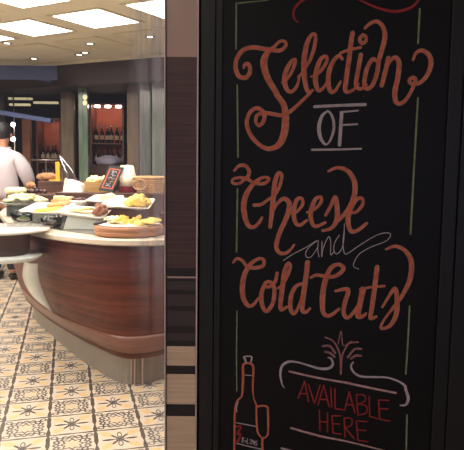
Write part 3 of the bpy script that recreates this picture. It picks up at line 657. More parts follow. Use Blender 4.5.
class Plate:
    def __init__(s, px, Yf, Yb, label, rlabel, rm, us=(.15, .85), vs=(.1, .9), taper=0):
        (fl, fr, br, bl) = px
        s.c = [atY(*fl, Yf), atY(*fr, Yf), atY(*br, Yb), atY(*bl, Yb)]
        ex = s.c[1]-s.c[0]; ey = s.c[3]-s.c[0]; s.n = ex.cross(ey).normalized()
        mid = sum(s.c, Vector())/4
        def rr(k, h):
            out = []
            for i in range(4):
                a_, b_, d_ = s.c[i-1], s.c[i], s.c[(i+1) % 4]
                e1 = (a_-b_).normalized()*.025; e2 = (d_-b_).normalized()*.025
                for q_ in (b_+e1, b_+(e1+e2)*.3, b_+e2): out.append(q_ + (mid-q_).normalized()*k + s.n*h)
            return out
        bm = bmesh.new(); loft(bm, [rr(.035, -.016), rr(0, .002), rr(.002, .006), rr(.012, .004), rr(.04, -.008)])
        tag(link('plate', bm, 'white', bevel=.0015), label, 'plate', 'white rectangular serving plates')
        top = [s.on(us[0], vs[0], -.018), s.on(us[1], vs[0], -.018), s.on(us[1], vs[1], -.018), s.on(us[0], vs[1], -.018)]
        m2 = sum(top, Vector())/4
        bot = [Vector((m2.x+(p.x-m2.x)*(1+taper), m2.y+(p.y-m2.y)*(1+taper*.3), ZT)) for p in top]
        bm = bmesh.new(); loft(bm, [bot, top]); tag(link('display_riser', bm, rm, bevel=.004), rlabel, 'riser')
    def on(s, u, v, d=0):
        a_ = s.c[0].lerp(s.c[1], u); b_ = s.c[3].lerp(s.c[2], u); return a_.lerp(b_, v) + s.n*d

P1 = Plate([(99, 206), (149, 209.5), (156, 199), (108, 198.5)], 4.35, 4.62, 'long white plate with a yellow cheese mound, right above the round serving board', 'dark brown riser block under the long white plate right of centre', 'darkwood')
bm = bmesh.new()
for k in range(12):
    q = P1.on(.5+.4*(k/11), .45+.15*sin(k*2), 0); hgt = .018+.026*sin(PI*k/11)
    blob(bm, q+Vector((0, 0, hgt*.6)), (.035, .05, hgt), k+20, sub=2)
tag(link('cheese_pile', bm, 'cheese', smooth=True), 'smooth yellow cheese mound on the long white plate behind the round board', 'cheese')
P2 = Plate([(84, 201), (119, 204), (125, 196), (95, 195)], 4.85, 5.1, 'white plate with a pale cheese wedge, just below the small chalk sign', 'dark small riser under the white plate below the small chalk sign', 'darkwood')
a_, b_, c_ = P2.on(.35, .3), P2.on(.85, .35), P2.on(.6, .8); dn = Vector((0, 0, .05))
bm = bmesh.new(); loft(bm, [[a_, b_, c_], [a_+dn*.7, b_+dn, c_+dn*.8]]); tag(link('cheese_wedge', bm, 'cheesepale', bevel=.008), 'pale cheese wedge standing on the white plate below the small sign', 'cheese')
P3 = Plate([(54, 212.5), (103, 219), (113, 209), (66, 205.5)], 4.15, 4.42, 'white plate with brown cured meat on a frosted white riser, left of the round board', 'frosted white tapered riser under the meat plate', 'whitemelamine', us=(.25, .88), taper=.25)
bm = bmesh.new()
for k in range(10): blob(bm, P3.on(.78+.035*(k % 5), .3+.2*(k//5), .016+.016*(k % 3)), (.028, .03, .022), k+40, .2, sub=2)
tag(link('cured_meat', bm, 'meat', smooth=True), 'brown lump of cured meat at the right end of its white plate', 'meat')
for k in range(7):
    bm = bmesh.new(); lathe(bm, (0, 0, 0), [(.04, 0), (.042, .004), (.04, .008)], 20, sy=.8); o = link('cheese_slice', bm, 'cheesepale')
    o.location = P3.on(.25+k*.07, .5, .002+.004*k); o.rotation_euler = (.3, .1, .3*k)
    tag(o, 'pale cream cheese slice fanned beside the brown cured meat', 'cheese', 'pale slices on the meat plate')
P4 = Plate([(17, 211.5), (60, 214), (77, 204), (37, 202.5)], 4.55, 4.85, 'long white plate with bright yellow and orange slices left of the meat plate', 'grey glass block riser under the plate of yellow and orange slices', 'glassgrey', us=(.3, .9))
for k in range(8):
    bm = bmesh.new(); box(bm, (0, 0, 0), (.07, .06, .010)); o = link('cheese_slice', bm, 'cheesebright', bevel=.003)
    o.location = P4.on(.42+k*.06, .2, .004+.003*k); o.rotation_euler = (.25, -.1, .2)
    tag(o, 'bright yellow cheese slice in the row along the front of the long plate', 'cheese', 'bright yellow slices on the long plate')
for k in range(7):
    bm = bmesh.new(); blob(bm, (0, 0, 0), (.042, .05, .016), k+60, .15, sub=2); o = link('salmon_slice', bm, 'salmon', smooth=True)
    o.location = P4.on(.5+k*.055, .7, .008+.003*k); o.rotation_euler = (.3, -.15, .2)
    tag(o, 'orange salmon slice overlapping others at the back of the long plate', 'salmon', 'orange salmon slices on the long plate')
# small dishes between the long plate and the dark riser
q = atY(79, 203, 5.02); t = thing('olive_bowl', (q.x, q.y, ZT), 'small white bowl of dark olives between the long plate and the dark riser', 'bowl')
bm = bmesh.new(); lathe(bm, (q.x, q.y, ZT), [(.05, 0), (.055, .06), (.085, .13), (.088, .15), (.08, .15), (.05, .1)], 28); link('bowl', bm, 'white', t, smooth=True)
bm = bmesh.new()
for k in range(14): blob(bm, (q.x+rnd.uniform(-.045, .045), q.y+rnd.uniform(-.045, .045), ZT+.145+rnd.uniform(0, .02)), (.017, .017, .015), k, .05, sub=2)
link('olives', bm, 'olive', t, smooth=True)
q = atY(63, 203, 5.03); t = thing('cheese_box', (q.x, q.y, ZT), 'shallow pale wooden box of cheese behind the plate of orange slices', 'box')
bm = bmesh.new(); box(bm, (q.x, q.y, ZT+.075), (.17, .12, .15)); link('box', bm, 'crate', t, bevel=.004)
bm = bmesh.new(); box(bm, (q.x-.03, q.y, ZT+.165), (.09, .09, .03), .2); box(bm, (q.x+.045, q.y, ZT+.163), (.05, .08, .026), -.2); link('cheese_block', bm, 'cheesepale', t, bevel=.005)
# oval tray with pale cheese at far left
p = atY(25, 204.5, 5.18); z5 = p.z
rbox((p.x, p.y, (ZT+z5)/2), (.24, .24, z5-ZT-.001), 'grey glass block riser under the oval tray at the left', 'glassgrey')
bm = bmesh.new(); lathe(bm, (p.x, p.y, z5), [(.18, 0), (.215, .012), (.22, .02), (.212, .02), (.18, .008)], 40); tag(link('serving_tray', bm, 'glassgrey', smooth=True), 'oval grey glass tray heaped with pale cheese at the counter left end', 'tray')
bm = bmesh.new()
for k in range(60):
    an = rnd.uniform(0, 6.28); rr_ = .17*math.sqrt(rnd.random())
    blob(bm, (p.x+rr_*cos(an), p.y+rr_*sin(an), z5+.02+.075*(1-(rr_/.19)**2)*rnd.uniform(.6, 1)), (.03, .03, .014), k, .25, sub=2)
tag(link('cheese_pile', bm, 'cheesepale', smooth=True), 'large heap of pale yellow sliced cheese on the oval grey tray', 'cheese')
p = atY(14, 196, 5.74)
bm = bmesh.new(); lathe(bm, (p.x+.02, p.y, 1.16), [(.09, 0), (.10, .01), (.10, .04), (.08, .055), (.0001, .058)], 32, close=False); lathe(bm, (p.x+.02, p.y, 1.16), [(.0001, 0), (.09, 0)], 32, close=False); tag(link('round_cheese', bm, 'cheesepale', smooth=True), 'round pale cheese on the left rear riser behind the cheese heap', 'cheese')
# clear tubs on the worktop
for x, y, r_, l in ((24, 222, .10, 'wide clear glass bowl on the worktop at the counter left edge'), (52, 228, .078, 'clear glass bowl on the worktop between the grey and frosted risers')):
    p = atz(x, y, ZT); t = thing('glass_bowl', (p.x, p.y, ZT), l, 'bowl', 'clear glass bowls on the worktop')
    bm = bmesh.new(); lathe(bm, (p.x, p.y, ZT), [(r_*.7, 0), (r_*.92, .03), (r_, .085), (r_-.006, .085), (r_*.9-.006, .033), (r_*.68, .008)], 32); link('glass', bm, 'cleartub', t, smooth=True)
    bm = bmesh.new(); 
    for k in range(10): blob(bm, (p.x+rnd.uniform(-.5, .5)*r_, p.y+rnd.uniform(-.5, .5)*r_, ZT+.03+rnd.uniform(0, .015)), (.03, .03, .018), k, sub=2)
    link('contents', bm, 'olive' if x == 52 else 'herb', t, smooth=True)
# grapes and bread behind
for (x, y, s_) in ((29, 193, .022), (33, 194, .022), (37, 193, .024), (41, 195, .02), (45, 194, .022), (35, 190, .02)):
    p = atY(x, y, 5.7+.03*(x % 3)); bm = bmesh.new(); blob(bm, (p.x, p.y, 1.16+s_+(.03 if y == 190 else 0)), (s_, s_, s_), int(x), .05, sub=2)
    tag(link('grape', bm, 'olive', smooth=True), 'dark purple grape in the cluster behind the pale cheese heap', 'grape', 'dark grapes at the left rear')
p = atY(31, 189, 5.82); bm = bmesh.new(); blob(bm, (p.x, p.y, 1.235), (.045, .045, .032), 5, .1); blob(bm, (p.x, p.y, 1.19), (.025, .025, .032), 6, .1); tag(link('bread_roll', bm, 'bread', smooth=True), 'small brown bread roll above the dark grapes at the left', 'bread')
bm = bmesh.new(); box(bm, (-1.62, 6.42, (ZT+1.26)/2), (.8, .36, 1.26-ZT)); tag(link('display_riser', bm, 'darkwood', bevel=.006), 'tall dark riser at the counter rear, carrying the long loaf and yellow card', 'riser')
p = atY(48, 178, 6.4); bm = bmesh.new(); blob(bm, (p.x, p.y, 1.26+.04), (.13, .06, .045), 8, .08, rz=-.3); tag(link('bread_loaf', bm, 'bread', smooth=True), 'long brown bread loaf on the tall rear riser left of the yellow card', 'bread')
p = atY(58, 179, 6.32)
t = thing('card_holder', (p.x, p.y, 1.26), 'narrow upright yellow card standing on the tall rear riser', 'card')
h_ = 1.45-1.26; link('card', B((p.x, p.y, 1.26+.01+h_/2), (.045, .02, h_), -.1), 'yellow', t, bevel=.002); link('base', B((p.x-.03, p.y, 1.266), (.12, .06, .012), -.1), 'yellow', t, bevel=.002)
# tongs
a1 = atY(60, 156, 6.42); b1 = atY(75, 181, 6.36)
t = thing('serving_tongs', (b1.x, b1.y, b1.z), 'pair of chrome tongs leaning behind the white paper cone', 'tongs')
for s_ in (-1, 1):
    bm = bmesh.new(); tube(bm, [a1, a1.lerp(b1, .5)+Vector((s_*.025, s_*.02, 0)), b1+Vector((s_*.035, s_*.02, -.02))], [.008, .011, .014], 8); link('arm', bm, 'chrome', t, smooth=True)
# white napkin cone / wedge
p = atz(72, 195, ZR-.05); p = Vector((-1.42, 5.42, 0))
z0_ = 1.12; a_ = [atY(63, 194, 5.35), atY(82, 195, 5.35), atY(80, 184, 5.4), atY(66, 179, 5.4)]
bm = bmesh.new(); loft(bm, [a_, [q+Vector((.02, .14, -.005)) for q in a_]]); tag(link('paper_napkins', bm, 'paper', bevel=.006), 'slanted stack of white paper napkins left of the wooden crate', 'napkins')
bm = bmesh.new(); q = [atY(62, 195, 5.32), atY(68, 195, 5.32), atY(66, 179, 5.38), atY(65, 178, 5.38)]; loft(bm, [q, [v+Vector((-.02, .12, 0)) for v in q]]); tag(link('cheese_wedge', bm, 'cream', bevel=.004), 'cream coloured wedge leaning on the left side of the white napkins', 'cheese')
# wooden crate of grated cheese
p = atY(88, 188, 5.55)
cx, cy = -1.22, 5.5
t = thing('wooden_crate', (cx, cy, ZR), 'pale wooden crate of white cheese left of the small chalk sign', 'crate')
bm = bmesh.new(); zc0, zc1 = ZR, ZR+.09
lo = [Vector((cx+sx*.09, cy+sy*.08, zc0)) for sx, sy in ((-1, -1), (1, -1), (1, 1), (-1, 1))]; hi = [Vector((cx+sx*.12, cy+sy*.1, zc1)) for sx, sy in ((-1, -1), (1, -1), (1, 1), (-1, 1))]
hin = [Vector((cx+sx*.11, cy+sy*.09, zc1)) for sx, sy in ((-1, -1), (1, -1), (1, 1), (-1, 1))]; lin_ = [Vector((cx+sx*.085, cy+sy*.075, zc0+.02)) for sx, sy in ((-1, -1), (1, -1), (1, 1), (-1, 1))]
loft(bm, [lo, hi, hin, lin_]); link('box', bm, 'crate', t)
bm = bmesh.new()
for k in range(22): blob(bm, (cx+rnd.uniform(-.085, .085), cy+rnd.uniform(-.07, .07), zc1-.01+rnd.uniform(0, .045)), (.03, .03, .022), k, .2, sub=2)
tag(link('cheese_pile', bm, 'cheesepale', smooth=True), 'pile of crumbled white cheese filling the pale wooden crate', 'cheese')
# small tilted chalk sign
cn = [atY(98.5, 190, 5.28), atY(113, 192, 5.28), atY(123.5, 165, 5.36), atY(109.5, 165.5, 5.36)]
dzz = ZR - min(v.z for v in cn); cn = [v+Vector((0, 0, max(0, dzz))) for v in cn]
ex = (cn[1]-cn[0]); ey = (cn[3]-cn[0]); nn = ex.cross(ey).normalized(); nn = -nn if nn.y > 0 else nn
ob = (cn[0].x, cn[0].y, cn[0].z)
t = thing('table_sign', ob, 'small slanted chalk sign with orange border on the dark riser, above the plates', 'sign')
def on(u, v, d=0): return cn[0]+ex*u+ey*v+nn*d
def quad(bm, u0, u1, v0, v1, d0, d1): loft(bm, [[on(u0, v0, d0), on(u1, v0, d0), on(u1, v1, d0), on(u0, v1, d0)], [on(u0, v0, d1), on(u1, v0, d1), on(u1, v1, d1), on(u0, v1, d1)]])
bm = bmesh.new(); quad(bm, 0, 1, 0, 1, -.012, 0); link('panel', bm, 'boardframe', t)
bm = bmesh.new()
for q in ((.12, .88, .1, .135), (.12, .88, .865, .9), (.12, .19, .1, .9), (.81, .88, .1, .9)): quad(bm, *q, .0005, .0015)
link('border', bm, 'chalk_red', t)
def sline(pts, m, r_=.0028):
    bm = bmesh.new(); tube(bm, [on(u_, v_, .002) for u_, v_ in spline([(a_, b_, 0) for a_, b_ in pts], 4) for u_, v_ in [(u_, v_)]] if False else [on(q_.x, q_.y, .002) for q_ in spline([(a_, b_, 0) for a_, b_ in pts], 4)], r_, 6); link('lettering', bm, m, t)
sline([(.3, .78), (.45, .82), (.4, .72), (.6, .8), (.7, .74)], 'chalk_white'); sline([(.35, .66), (.5, .7), (.5, .6), (.7, .66)], 'chalk_white'); sline([(.3, .5), (.45, .55), (.6, .48), (.72, .54)], 'chalk_white')
sline([(.3, .42), (.5, .45)], 'redbase', .005); sline([(.5, .36), (.72, .4)], 'herb', .006); sline([(.3, .3), (.45, .26), (.6, .32)], 'chalk_white'); sline([(.32, .2), (.5, .22), (.68, .18)], 'chalk_white')
bm = bmesh.new(); tube(bm, [on(.5, .9, -.014), Vector((on(.5, 0).x+.05, on(.5, 0).y+.13, ZR+.005))], .006, 8); link('rear_leg', bm, 'boardframe', t)
bm = bmesh.new(); quad(bm, .72, .98, 1.0, 1.09, -.01, -.002); link('clip', bm, 'cream', t)
# cream canister on red base
p = atY(128, 187, 5.42)
t = thing('canister', (p.x, p.y, ZR), 'cream tapered canister on a dark red base between the sign and the basket', 'canister')
bm = bmesh.new(); lathe(bm, (p.x, p.y, 0), [(.078, ZR), (.08, ZR+.01), (.078, ZR+.055)], 32); link('base', bm, 'redbase', t, smooth=False)
zc = ZR+.055; bm = bmesh.new(); lathe(bm, (p.x, p.y, 0), [(.074, zc), (.072, zc+.1)], 32); link('body', bm, 'cream', t, smooth=True)
bm = bmesh.new(); lathe(bm, (p.x, p.y, 0), [(.068, zc+.1), (.052, zc+.185), (.0001, zc+.19)], 32, close=False); link('lid', bm, 'paper', t, smooth=True)
# wicker basket
p = atY(153, 193, 5.4); zb = ZR
t = thing('wicker_basket', (p.x, p.y, zb), 'open wicker basket at the right end of the dark riser, beside the canister', 'basket')
def sup(cx_, cy_, a_, b_, z, n=40):
    return [Vector((cx_ + a_*math.copysign(abs(cos(th))**.7, cos(th)), cy_ + b_*math.copysign(abs(sin(th))**.7, sin(th)), z)) for th in [2*PI*k/n for k in range(n)]]
bm = bmesh.new(); loft(bm, [sup(p.x, p.y, .13, .09, zb), sup(p.x, p.y, .165, .12, zb+.13), sup(p.x, p.y, .155, .11, zb+.13), sup(p.x, p.y, .12, .08, zb+.02)]); link('shell', bm, 'wicker', t)
for k in range(8):
    f_ = k/7; bm = bmesh.new(); R2 = sup(p.x, p.y, .132+.035*f_, .092+.03*f_, zb+.008+.12*f_)
    R2 = [v + Vector((0, 0, .003*(1 if i % 2 else -1))) for i, v in enumerate(R2)]; tube(bm, R2, .0095, 6, True); link('weave_band', bm, 'wicker', t, smooth=True)
bm = bmesh.new(); tube(bm, sup(p.x, p.y, .168, .124, zb+.135), .012, 8, True); link('rim', bm, 'wicker', t, smooth=True)
bm = bmesh.new(); tube(bm, [Vector((p.x-.1+.055*cos(a_), p.y-.135, zb+.075+.045*sin(a_))) for a_ in [2*PI*i/20 for i in range(20)]], .008, 6, True); link('handle', bm, 'wicker', t, smooth=True)
# white plate stack at the right
p = atz(166, 213, ZT+.1); 
rc = (-.36, 4.62)
bm = bmesh.new(); box(bm, (rc[0], rc[1], (ZT+1.1)/2), (.34, .3, 1.1-ZT), -.1); tag(link('display_riser', bm, 'darkwood', bevel=.006), 'dark riser behind the pillar edge, under the stacked white plates', 'riser')
for k in range(4):
    bm = bmesh.new(); lathe(bm, (rc[0]-.02, rc[1], 1.1+.014*k), [(.08, 0), (.13, .012), (.135, .015), (.08, .006)], 32); tag(link('plate', bm, 'white', smooth=True), 'round white plate in the short stack at the pillar edge', 'plate', 'stacked round white plates')

# ------------------------------------------------------------------ rear: fins, columns, cabinets
def col_at(name, x0, x1, Y, m, label, z1=2.56, depth=.12, cat='column', z0=0):
    X0, X1 = atY(x0, 140, Y).x, atY(x1, 140, Y).x
    o = link(name, B(((X0+X1)/2, Y+depth/2, (z0+z1)/2), (X1-X0, depth, z1-z0)), m, bevel=.01); return tag(o, label, cat)
col_at('glass_fin', 78.5, 88, 9.2, 'greenglass', 'tall green glass fin left of the lit wine cabinet, behind the wooden crate', depth=.1, cat='glass panel')
col_at('wood_column', 61, 74, 9.7, 'browncol', 'brown wooden column between the green glass fin and the left cabinet')
col_at('wood_column', 127, 139, 8.9, 'browncol', 'brown wooden column right of the lit wine cabinet, behind the canister')
col_at('glass_partition', 139.5, 151, 8.7, 'greyglasscol', 'grey-green glass panel right of the brown column behind the basket', cat='glass panel')
col_at('glass_partition', 152, 172, 8.5, 'greenglass', 'streaked pale glass panel next to the pillar edge', cat='glass panel')
col_at('wood_panel', 22, 30, 10.4, 'orangewood', 'orange wooden panel standing left of the left cabinet', z1=atY(26, 119, 10.4).z, cat='panel')
col_at('dark_column', -14, 3, 9.6, 'bulkhead', 'dark column at the left photo edge behind the person')
# blue steel beam
p0 = atY(-20, 66, 8.4); p1 = atY(60, 83, 8.9)
bm = bmesh.new(); d = p1-p0; Rm = d.to_track_quat('X', 'Z').to_matrix().to_4x4(); box(bm, (p0+p1)/2, (d.length, .06, .05), rot=Rm); tag(link('steel_beam', bm, 'bluesteel', bevel=.006), 'slanting blue steel beam below the ceiling at the left', 'beam')
p0 = atY(-20, 109, 9.3); p1 = atY(52, 121, 9.3)
bm = bmesh.new(); d = p1-p0; Rm = d.to_track_quat('X', 'Z').to_matrix().to_4x4(); box(bm, (p0+p1)/2, (d.length, .12, .07), rot=Rm); tag(link('steel_beam', bm, 'bluesteel', bevel=.006), 'lower blue-grey steel beam across the rear left opening', 'beam')
tag(link('glass_transom', B((-3.55, 8.42, 2.66), (2.25, .02, .19)), 'blueglass'), 'dark blue glass transom strip hanging under the ceiling at the rear left', 'glass panel')
for y_, l in ((97, 'upper small yellow reflection on the green glass fin, built as a glowing bead'), (103, 'lower small yellow reflection on the green glass fin, built as a glowing bead')):
    q = atY(85, y_, 9.17); bm = bmesh.new(); blob(bm, q, (.035, .03, .04), 3, .05, 2); tag(link('fin_glint', bm, mat('fin_glint_glow', rgb(230, 215, 150), .4, emit=(1, .9, .5, 1), estr=.7), smooth=True), l, 'lamp')  # yellow reflections on the fin, added as small glowing beads
# three yellowish reflections of ceiling lamps, built as glowing bars on added rods
for x0_, x1_, y_, l in ((9, 32, 98, 'yellowish lamp reflection built as a bar at the rear left, highest of three'), (10, 30, 104, 'yellowish lamp reflection built as a bar at the rear left, lowest of three'), (34, 58, 102, 'yellowish lamp reflection built as a bar at the rear, rightmost of three')):
    YL = 9.9 if y_ == 104 else 10.2; a_ = atY(x0_, y_, YL); b_ = atY(x1_, y_+1.5, YL)
    t = thing('lamp_reflection', (a_+b_)/2, l, 'lamp reflection', 'yellowish lamp reflections at the rear')
    bm = bmesh.new(); box(bm, (a_+b_)/2, ((b_-a_).length, .08, .035)); link('reflection_bar', bm, mat('lamp_reflection_glow', rgb(200, 190, 140), .5, emit=(.75, .66, .4, 1), estr=.45), t)
    bm = bmesh.new()
    for q in (a_.lerp(b_, .1), a_.lerp(b_, .9)): tube(bm, [q, Vector((q.x, q.y, 2.56))], .004, 6)
    link('rod', bm, 'knife', t)
def bottle_proto(loc, label, group):
    t = thing('wine_bottle', loc, label, 'bottle', group)
    bm = bmesh.new(); lathe(bm, loc, [(.034, 0), (.037, .01), (.037, .18), (.014, .23), (.014, .30)], 14); g = link('glass', bm, 'winebottle', t, smooth=True)
    bm = bmesh.new(); lathe(bm, loc, [(.038, .06), (.038, .13)], 14, close=False); l = link('label', bm, 'bottlelabel', t)
    return t
def copy_tree(o, par=None):
    c = o.copy(); COL.objects.link(c); c.parent = par
    for ch in list(o.children): copy_tree(ch, c)
    return c
def cabinet(x0, x1, ytop, Y, label, shelves, spots, n, sname, spotname):
    X0, X1 = atY(x0, 140, Y).x, atY(x1, 140, Y).x; zt = atY((x0+x1)/2, ytop, Y).z; w_ = X1-X0; xm = (X0+X1)/2
    t = thing('wine_cabinet', (xm, Y+.2, 0), label, 'cabinet')
    bm = bmesh.new()
    for x in (X0+.015, X1-.015): box(bm, (x, Y+.2, zt/2), (.03, .4, zt))
    box(bm, (xm, Y+.2, zt+.0), (w_, .4, .03)); box(bm, (xm, Y+.2, .4), (w_-.06, .4, .8)); link('carcass', bm, 'cabinet', t)
    link('back_panel', B((xm, Y+.38, (zt+.8)/2), (w_-.06, .02, zt-.8)), 'cabback', t)
    for z in shelves: link('shelf', B((xm, Y+.2, z), (w_-.06, .34, .022)), 'cabinet', t)
    for k in range(spots):
        x = X0 + w_*(k+.6)/(spots+.2); bm = bmesh.new(); lathe(bm, (x, Y+.1, zt-.05), [(.05, 0), (.05, .03)], 14); link('lamp', bm, 'cablight', t)
    proto = None
    for z in shelves:
        for k in range(n):
            x = X0+.07+(w_-.14)*k/(n-1)
            if proto is None: proto = bottle_proto((x, Y+.16, z+.011), 'dark bottle on a shelf of ' + sname, 'bottles in ' + sname); p0_ = Vector(proto.location)
            else: c_ = copy_tree(proto); c_.location = (x, Y+.16+.05*((k*7) % 3), z+.011)
    return t
cabinet(36, 61, 119, 10.6, 'left wine cabinet with glowing rust-red back, beside the brown column', [1.42, 1.05], 1, 5, 'the left wine cabinet', '')
cabinet(90, 124, 104, 10.2, 'right wine cabinet with three lamps and rust-red back, between the glass fin and brown column', [1.75, 1.38, 1.05], 3, 6, 'the right wine cabinet', '')
# lilac cloth bundle on a low dresser in front of right cabinet
p = atY(107, 157, 9.6)
bm = bmesh.new(); box(bm, (p.x, 9.75, .70), (.62, .34, 1.40)); tag(link('side_cabinet', bm, 'darkwood', bevel=.01), 'low dark cabinet carrying the lilac cloth in front of the right wine cabinet', 'cabinet')
bm = bmesh.new(); blob(bm, (p.x, 9.72, 1.46), (.20, .13, .09), 3, .12); 
for v in bm.verts: v.co.z = max(v.co.z, 1.402)
tag(link('folded_cloth', bm, 'lilac', smooth=True), 'heap of lilac cloth on the low dark cabinet, above the small sign', 'cloth')
# rail
p0 = atY(30, 160, 9.0); p1 = atY(62, 160, 9.0)
t = thing('hand_rail', ((p0+p1)/2).to_tuple()[:2]+(0,), 'thin metal hand rail in front of the left wine cabinet', 'rail')
bm = bmesh.new(); tube(bm, [p0, p1], .014, 8); link('bar', bm, 'steel', t, smooth=True)
for q in (p0, p0.lerp(p1, .5), p1):
    bm = bmesh.new(); tube(bm, [Vector((q.x, q.y, 0)), Vector((q.x, q.y, q.z))], .011, 8); link('post', bm, 'steel', t, smooth=True)
# pole with two globe lamps at the rear left
p = atY(13, 124, 9.3); t = thing('pole_lamp', (p.x, 9.35, 0), 'thin tall pole with two round white globe lamps beside the orange wooden panel', 'lamp')
bm = bmesh.new(); tube(bm, [Vector((p.x, 9.35, 0)), Vector((p.x, 9.35, 2.56))], .012, 8); link('pole', bm, 'steel', t, smooth=True)
for y_ in (124.5, 139):
    q = atY(13, y_, 9.32); bm = bmesh.new(); blob(bm, q, (.035, .035, .035), 1, 0, 3); link('globe', bm, 'spot', t, smooth=True)

# ------------------------------------------------------------------ person, back turned, left edge
def skin(name, verts, edges, m, parent, root=0, sub=2):
    me = bpy.data.meshes.new(name); me.from_pydata([v[0] for v in verts], edges, []); me.update()
    me.transform(Matrix.Translation(-parent.location))
    o = bpy.data.objects.new(name, me); COL.objects.link(o); o.parent = parent
    s = o.modifiers.new('skin', 'SKIN'); s.use_smooth_shade = True; s.branch_smoothing = .6
    for i, v in enumerate(verts):
        r = v[1]; r = r if isinstance(r, tuple) else (r, r)
        me.skin_vertices[0].data[i].radius = r; me.skin_vertices[0].data[i].use_root = (i == root)
    s2 = o.modifiers.new('sub', 'SUBSURF'); s2.levels = sub; s2.render_levels = sub
    me.materials.append(M[m]); return o
PX, PY = -2.80, 7.3
def P_(x, y, z): return (PX+x, PY+y, z)
per = thing('person', (PX, PY, 0), 'person in a pale shirt and dark trousers, back turned, at the counter left end', 'person')
k_ = 1.04
def sc(l): return [((PX+(a-PX)*1, b, c*k_), r) for (a, b, c), r in l]
V_ = sc([(P_(0, 0, .95), (.15, .12)), (P_(0, .0, 1.15), (.14, .11)), (P_(0, .0, 1.35), (.17, .12)), (P_(0, .02, 1.48), (.10, .09)), (P_(0, .05, 1.56), (.055, .055)), (P_(0, .09, 1.64), (.07, .08)), (P_(0, .10, 1.74), (.078, .098)), (P_(0, .10, 1.80), (.05, .06)),
         (P_(.19, .02, 1.44), .06), (P_(.27, .08, 1.2), .045), (P_(.22, .32, 1.08), .032), (P_(.2, .38, 1.07), (.036, .018)),
         (P_(-.19, .02, 1.44), .06), (P_(-.27, .08, 1.2), .045), (P_(-.22, .32, 1.08), .032), (P_(-.2, .38, 1.07), (.036, .018)),
         (P_(.09, 0, .86), .09), (P_(.1, 0, .48), .06), (P_(.1, -.02, .10), .042), (P_(.11, .13, .04), (.04, .03)),
         (P_(-.09, 0, .86), .09), (P_(-.1, 0, .48), .06), (P_(-.1, -.02, .10), .042), (P_(-.11, .13, .04), (.04, .03))])
Ed = [(0, 1), (1, 2), (2, 3), (3, 4), (4, 5), (5, 6), (6, 7), (3, 8), (8, 9), (9, 10), (10, 11), (3, 12), (12, 13), (13, 14), (14, 15), (0, 16), (16, 17), (17, 18), (18, 19), (0, 20), (20, 21), (21, 22), (22, 23)]
n0 = len(V_)
for hs, base in ((1, 11), (-1, 15)):
    for f in range(4):
        fx = hs*.2 + (f-1.5)*.02; L = (.07, .08, .076, .06)[f]
        V_ += sc([(P_(fx, .42, 1.068), .0095), (P_(fx, .42+L*.5, 1.055), .009), (P_(fx, .42+L*.85, 1.03), .008)])
        Ed += [(base, n0), (n0, n0+1), (n0+1, n0+2)]; n0 += 3
    V_ += sc([(P_(hs*.2-hs*.04, .38, 1.06), .011), (P_(hs*.2-hs*.055, .41, 1.05), .0095)]); Ed += [(base, n0), (n0, n0+1)]; n0 += 2
body = skin('body', V_, Ed, 'skin', per)
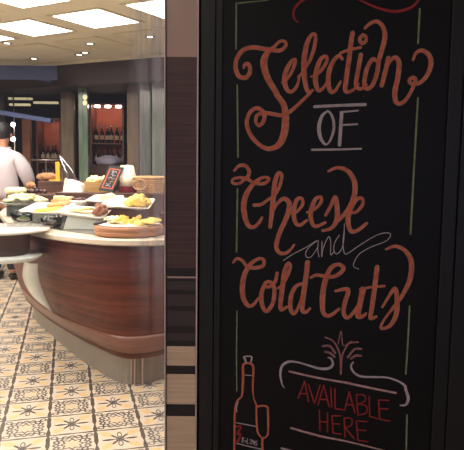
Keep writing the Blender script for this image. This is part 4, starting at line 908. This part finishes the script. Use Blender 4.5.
# shirt: slightly larger torso and sleeves
V2 = sc([(P_(0, 0, .93), (.21, .16)), (P_(0, 0, 1.12), (.22, .17)), (P_(0, -.03, 1.32), (.25, .19)), (P_(0, -.01, 1.46), (.18, .15)), (P_(0, .04, 1.53), (.08, .08)),
         (P_(.18, .0, 1.44), .11), (P_(.27, .0, 1.32), .105), (P_(.31, .06, 1.17), .085), (P_(.235, .27, 1.09), .052),
         (P_(-.18, .0, 1.44), .11), (P_(-.27, .0, 1.32), .105), (P_(-.31, .06, 1.17), .085), (P_(-.235, .27, 1.09), .052)])
skin('shirt', V2, [(0, 1), (1, 2), (2, 3), (3, 4), (3, 5), (5, 6), (6, 7), (7, 8), (3, 9), (9, 10), (10, 11), (11, 12)], 'shirt', per)
V3 = sc([(P_(0, 0, .95), (.17, .135)), (P_(.095, 0, .84), .115), (P_(.1, 0, .48), .085), (P_(.1, -.01, .1), .065), (P_(-.095, 0, .84), .115), (P_(-.1, 0, .48), .085), (P_(-.1, -.01, .1), .065)])
skin('trousers', V3, [(0, 1), (1, 2), (2, 3), (0, 4), (4, 5), (5, 6)], 'trousers', per)
bm = bmesh.new(); tube(bm, [Vector(P_(.085*cos(t_), .05*k_*1+.075*sin(t_), 1.545*k_+.012*sin(t_))) for t_ in [2*PI*i/20 for i in range(20)]], .018, 8, True); link('collar', bm, 'shirt', per, smooth=True)
bm = bmesh.new(); blob(bm, P_(0, .075, 1.745*k_), (.095, .112, .115), 9, .03)
for v in list(bm.verts):
    if v.co.y > PY+.14 and v.co.z < 1.79*k_: v.co.y = PY+.14
link('hair', bm, 'hair', per, smooth=True)
for s_ in (-1, 1):
    bm = bmesh.new(); blob(bm, P_(s_*.092, .10, 1.70*k_), (.012, .025, .032), 2, .05, 2); link('ear', bm, 'skin', per, smooth=True)
    bm = bmesh.new(); blob(bm, P_(s_*.032, .185, 1.715*k_), (.012, .01, .01), 2, 0, 2); link('eye', bm, 'white', per, smooth=True)
    bm = bmesh.new(); blob(bm, P_(s_*.105, .06, .05), (.055, .15, .05), 4, .03)
    for v in bm.verts: v.co.z = max(v.co.z, .002)
    link('shoe', bm, 'shoe', per, smooth=True)
bm = bmesh.new(); blob(bm, P_(0, .20, 1.685*k_), (.014, .022, .022), 2, 0, 2); link('nose', bm, 'skin', per, smooth=True)
bm = bmesh.new(); blob(bm, P_(0, .178, 1.645*k_), (.028, .012, .008), 2, 0, 2); link('mouth', bm, 'redbase', per, smooth=True)

# ------------------------------------------------------------------ light and view
wd = bpy.data.worlds.new('world'); C.world = wd; wd.use_nodes = True
wd.node_tree.nodes['Background'].inputs[0].default_value = (.58, .58, .72, 1); wd.node_tree.nodes['Background'].inputs[1].default_value = .42
C.view_settings.view_transform = 'Standard'; C.view_settings.look = 'None'; C.view_settings.gamma = 1; C.view_settings.use_curve_mapping = False
C.view_settings.exposure = .3
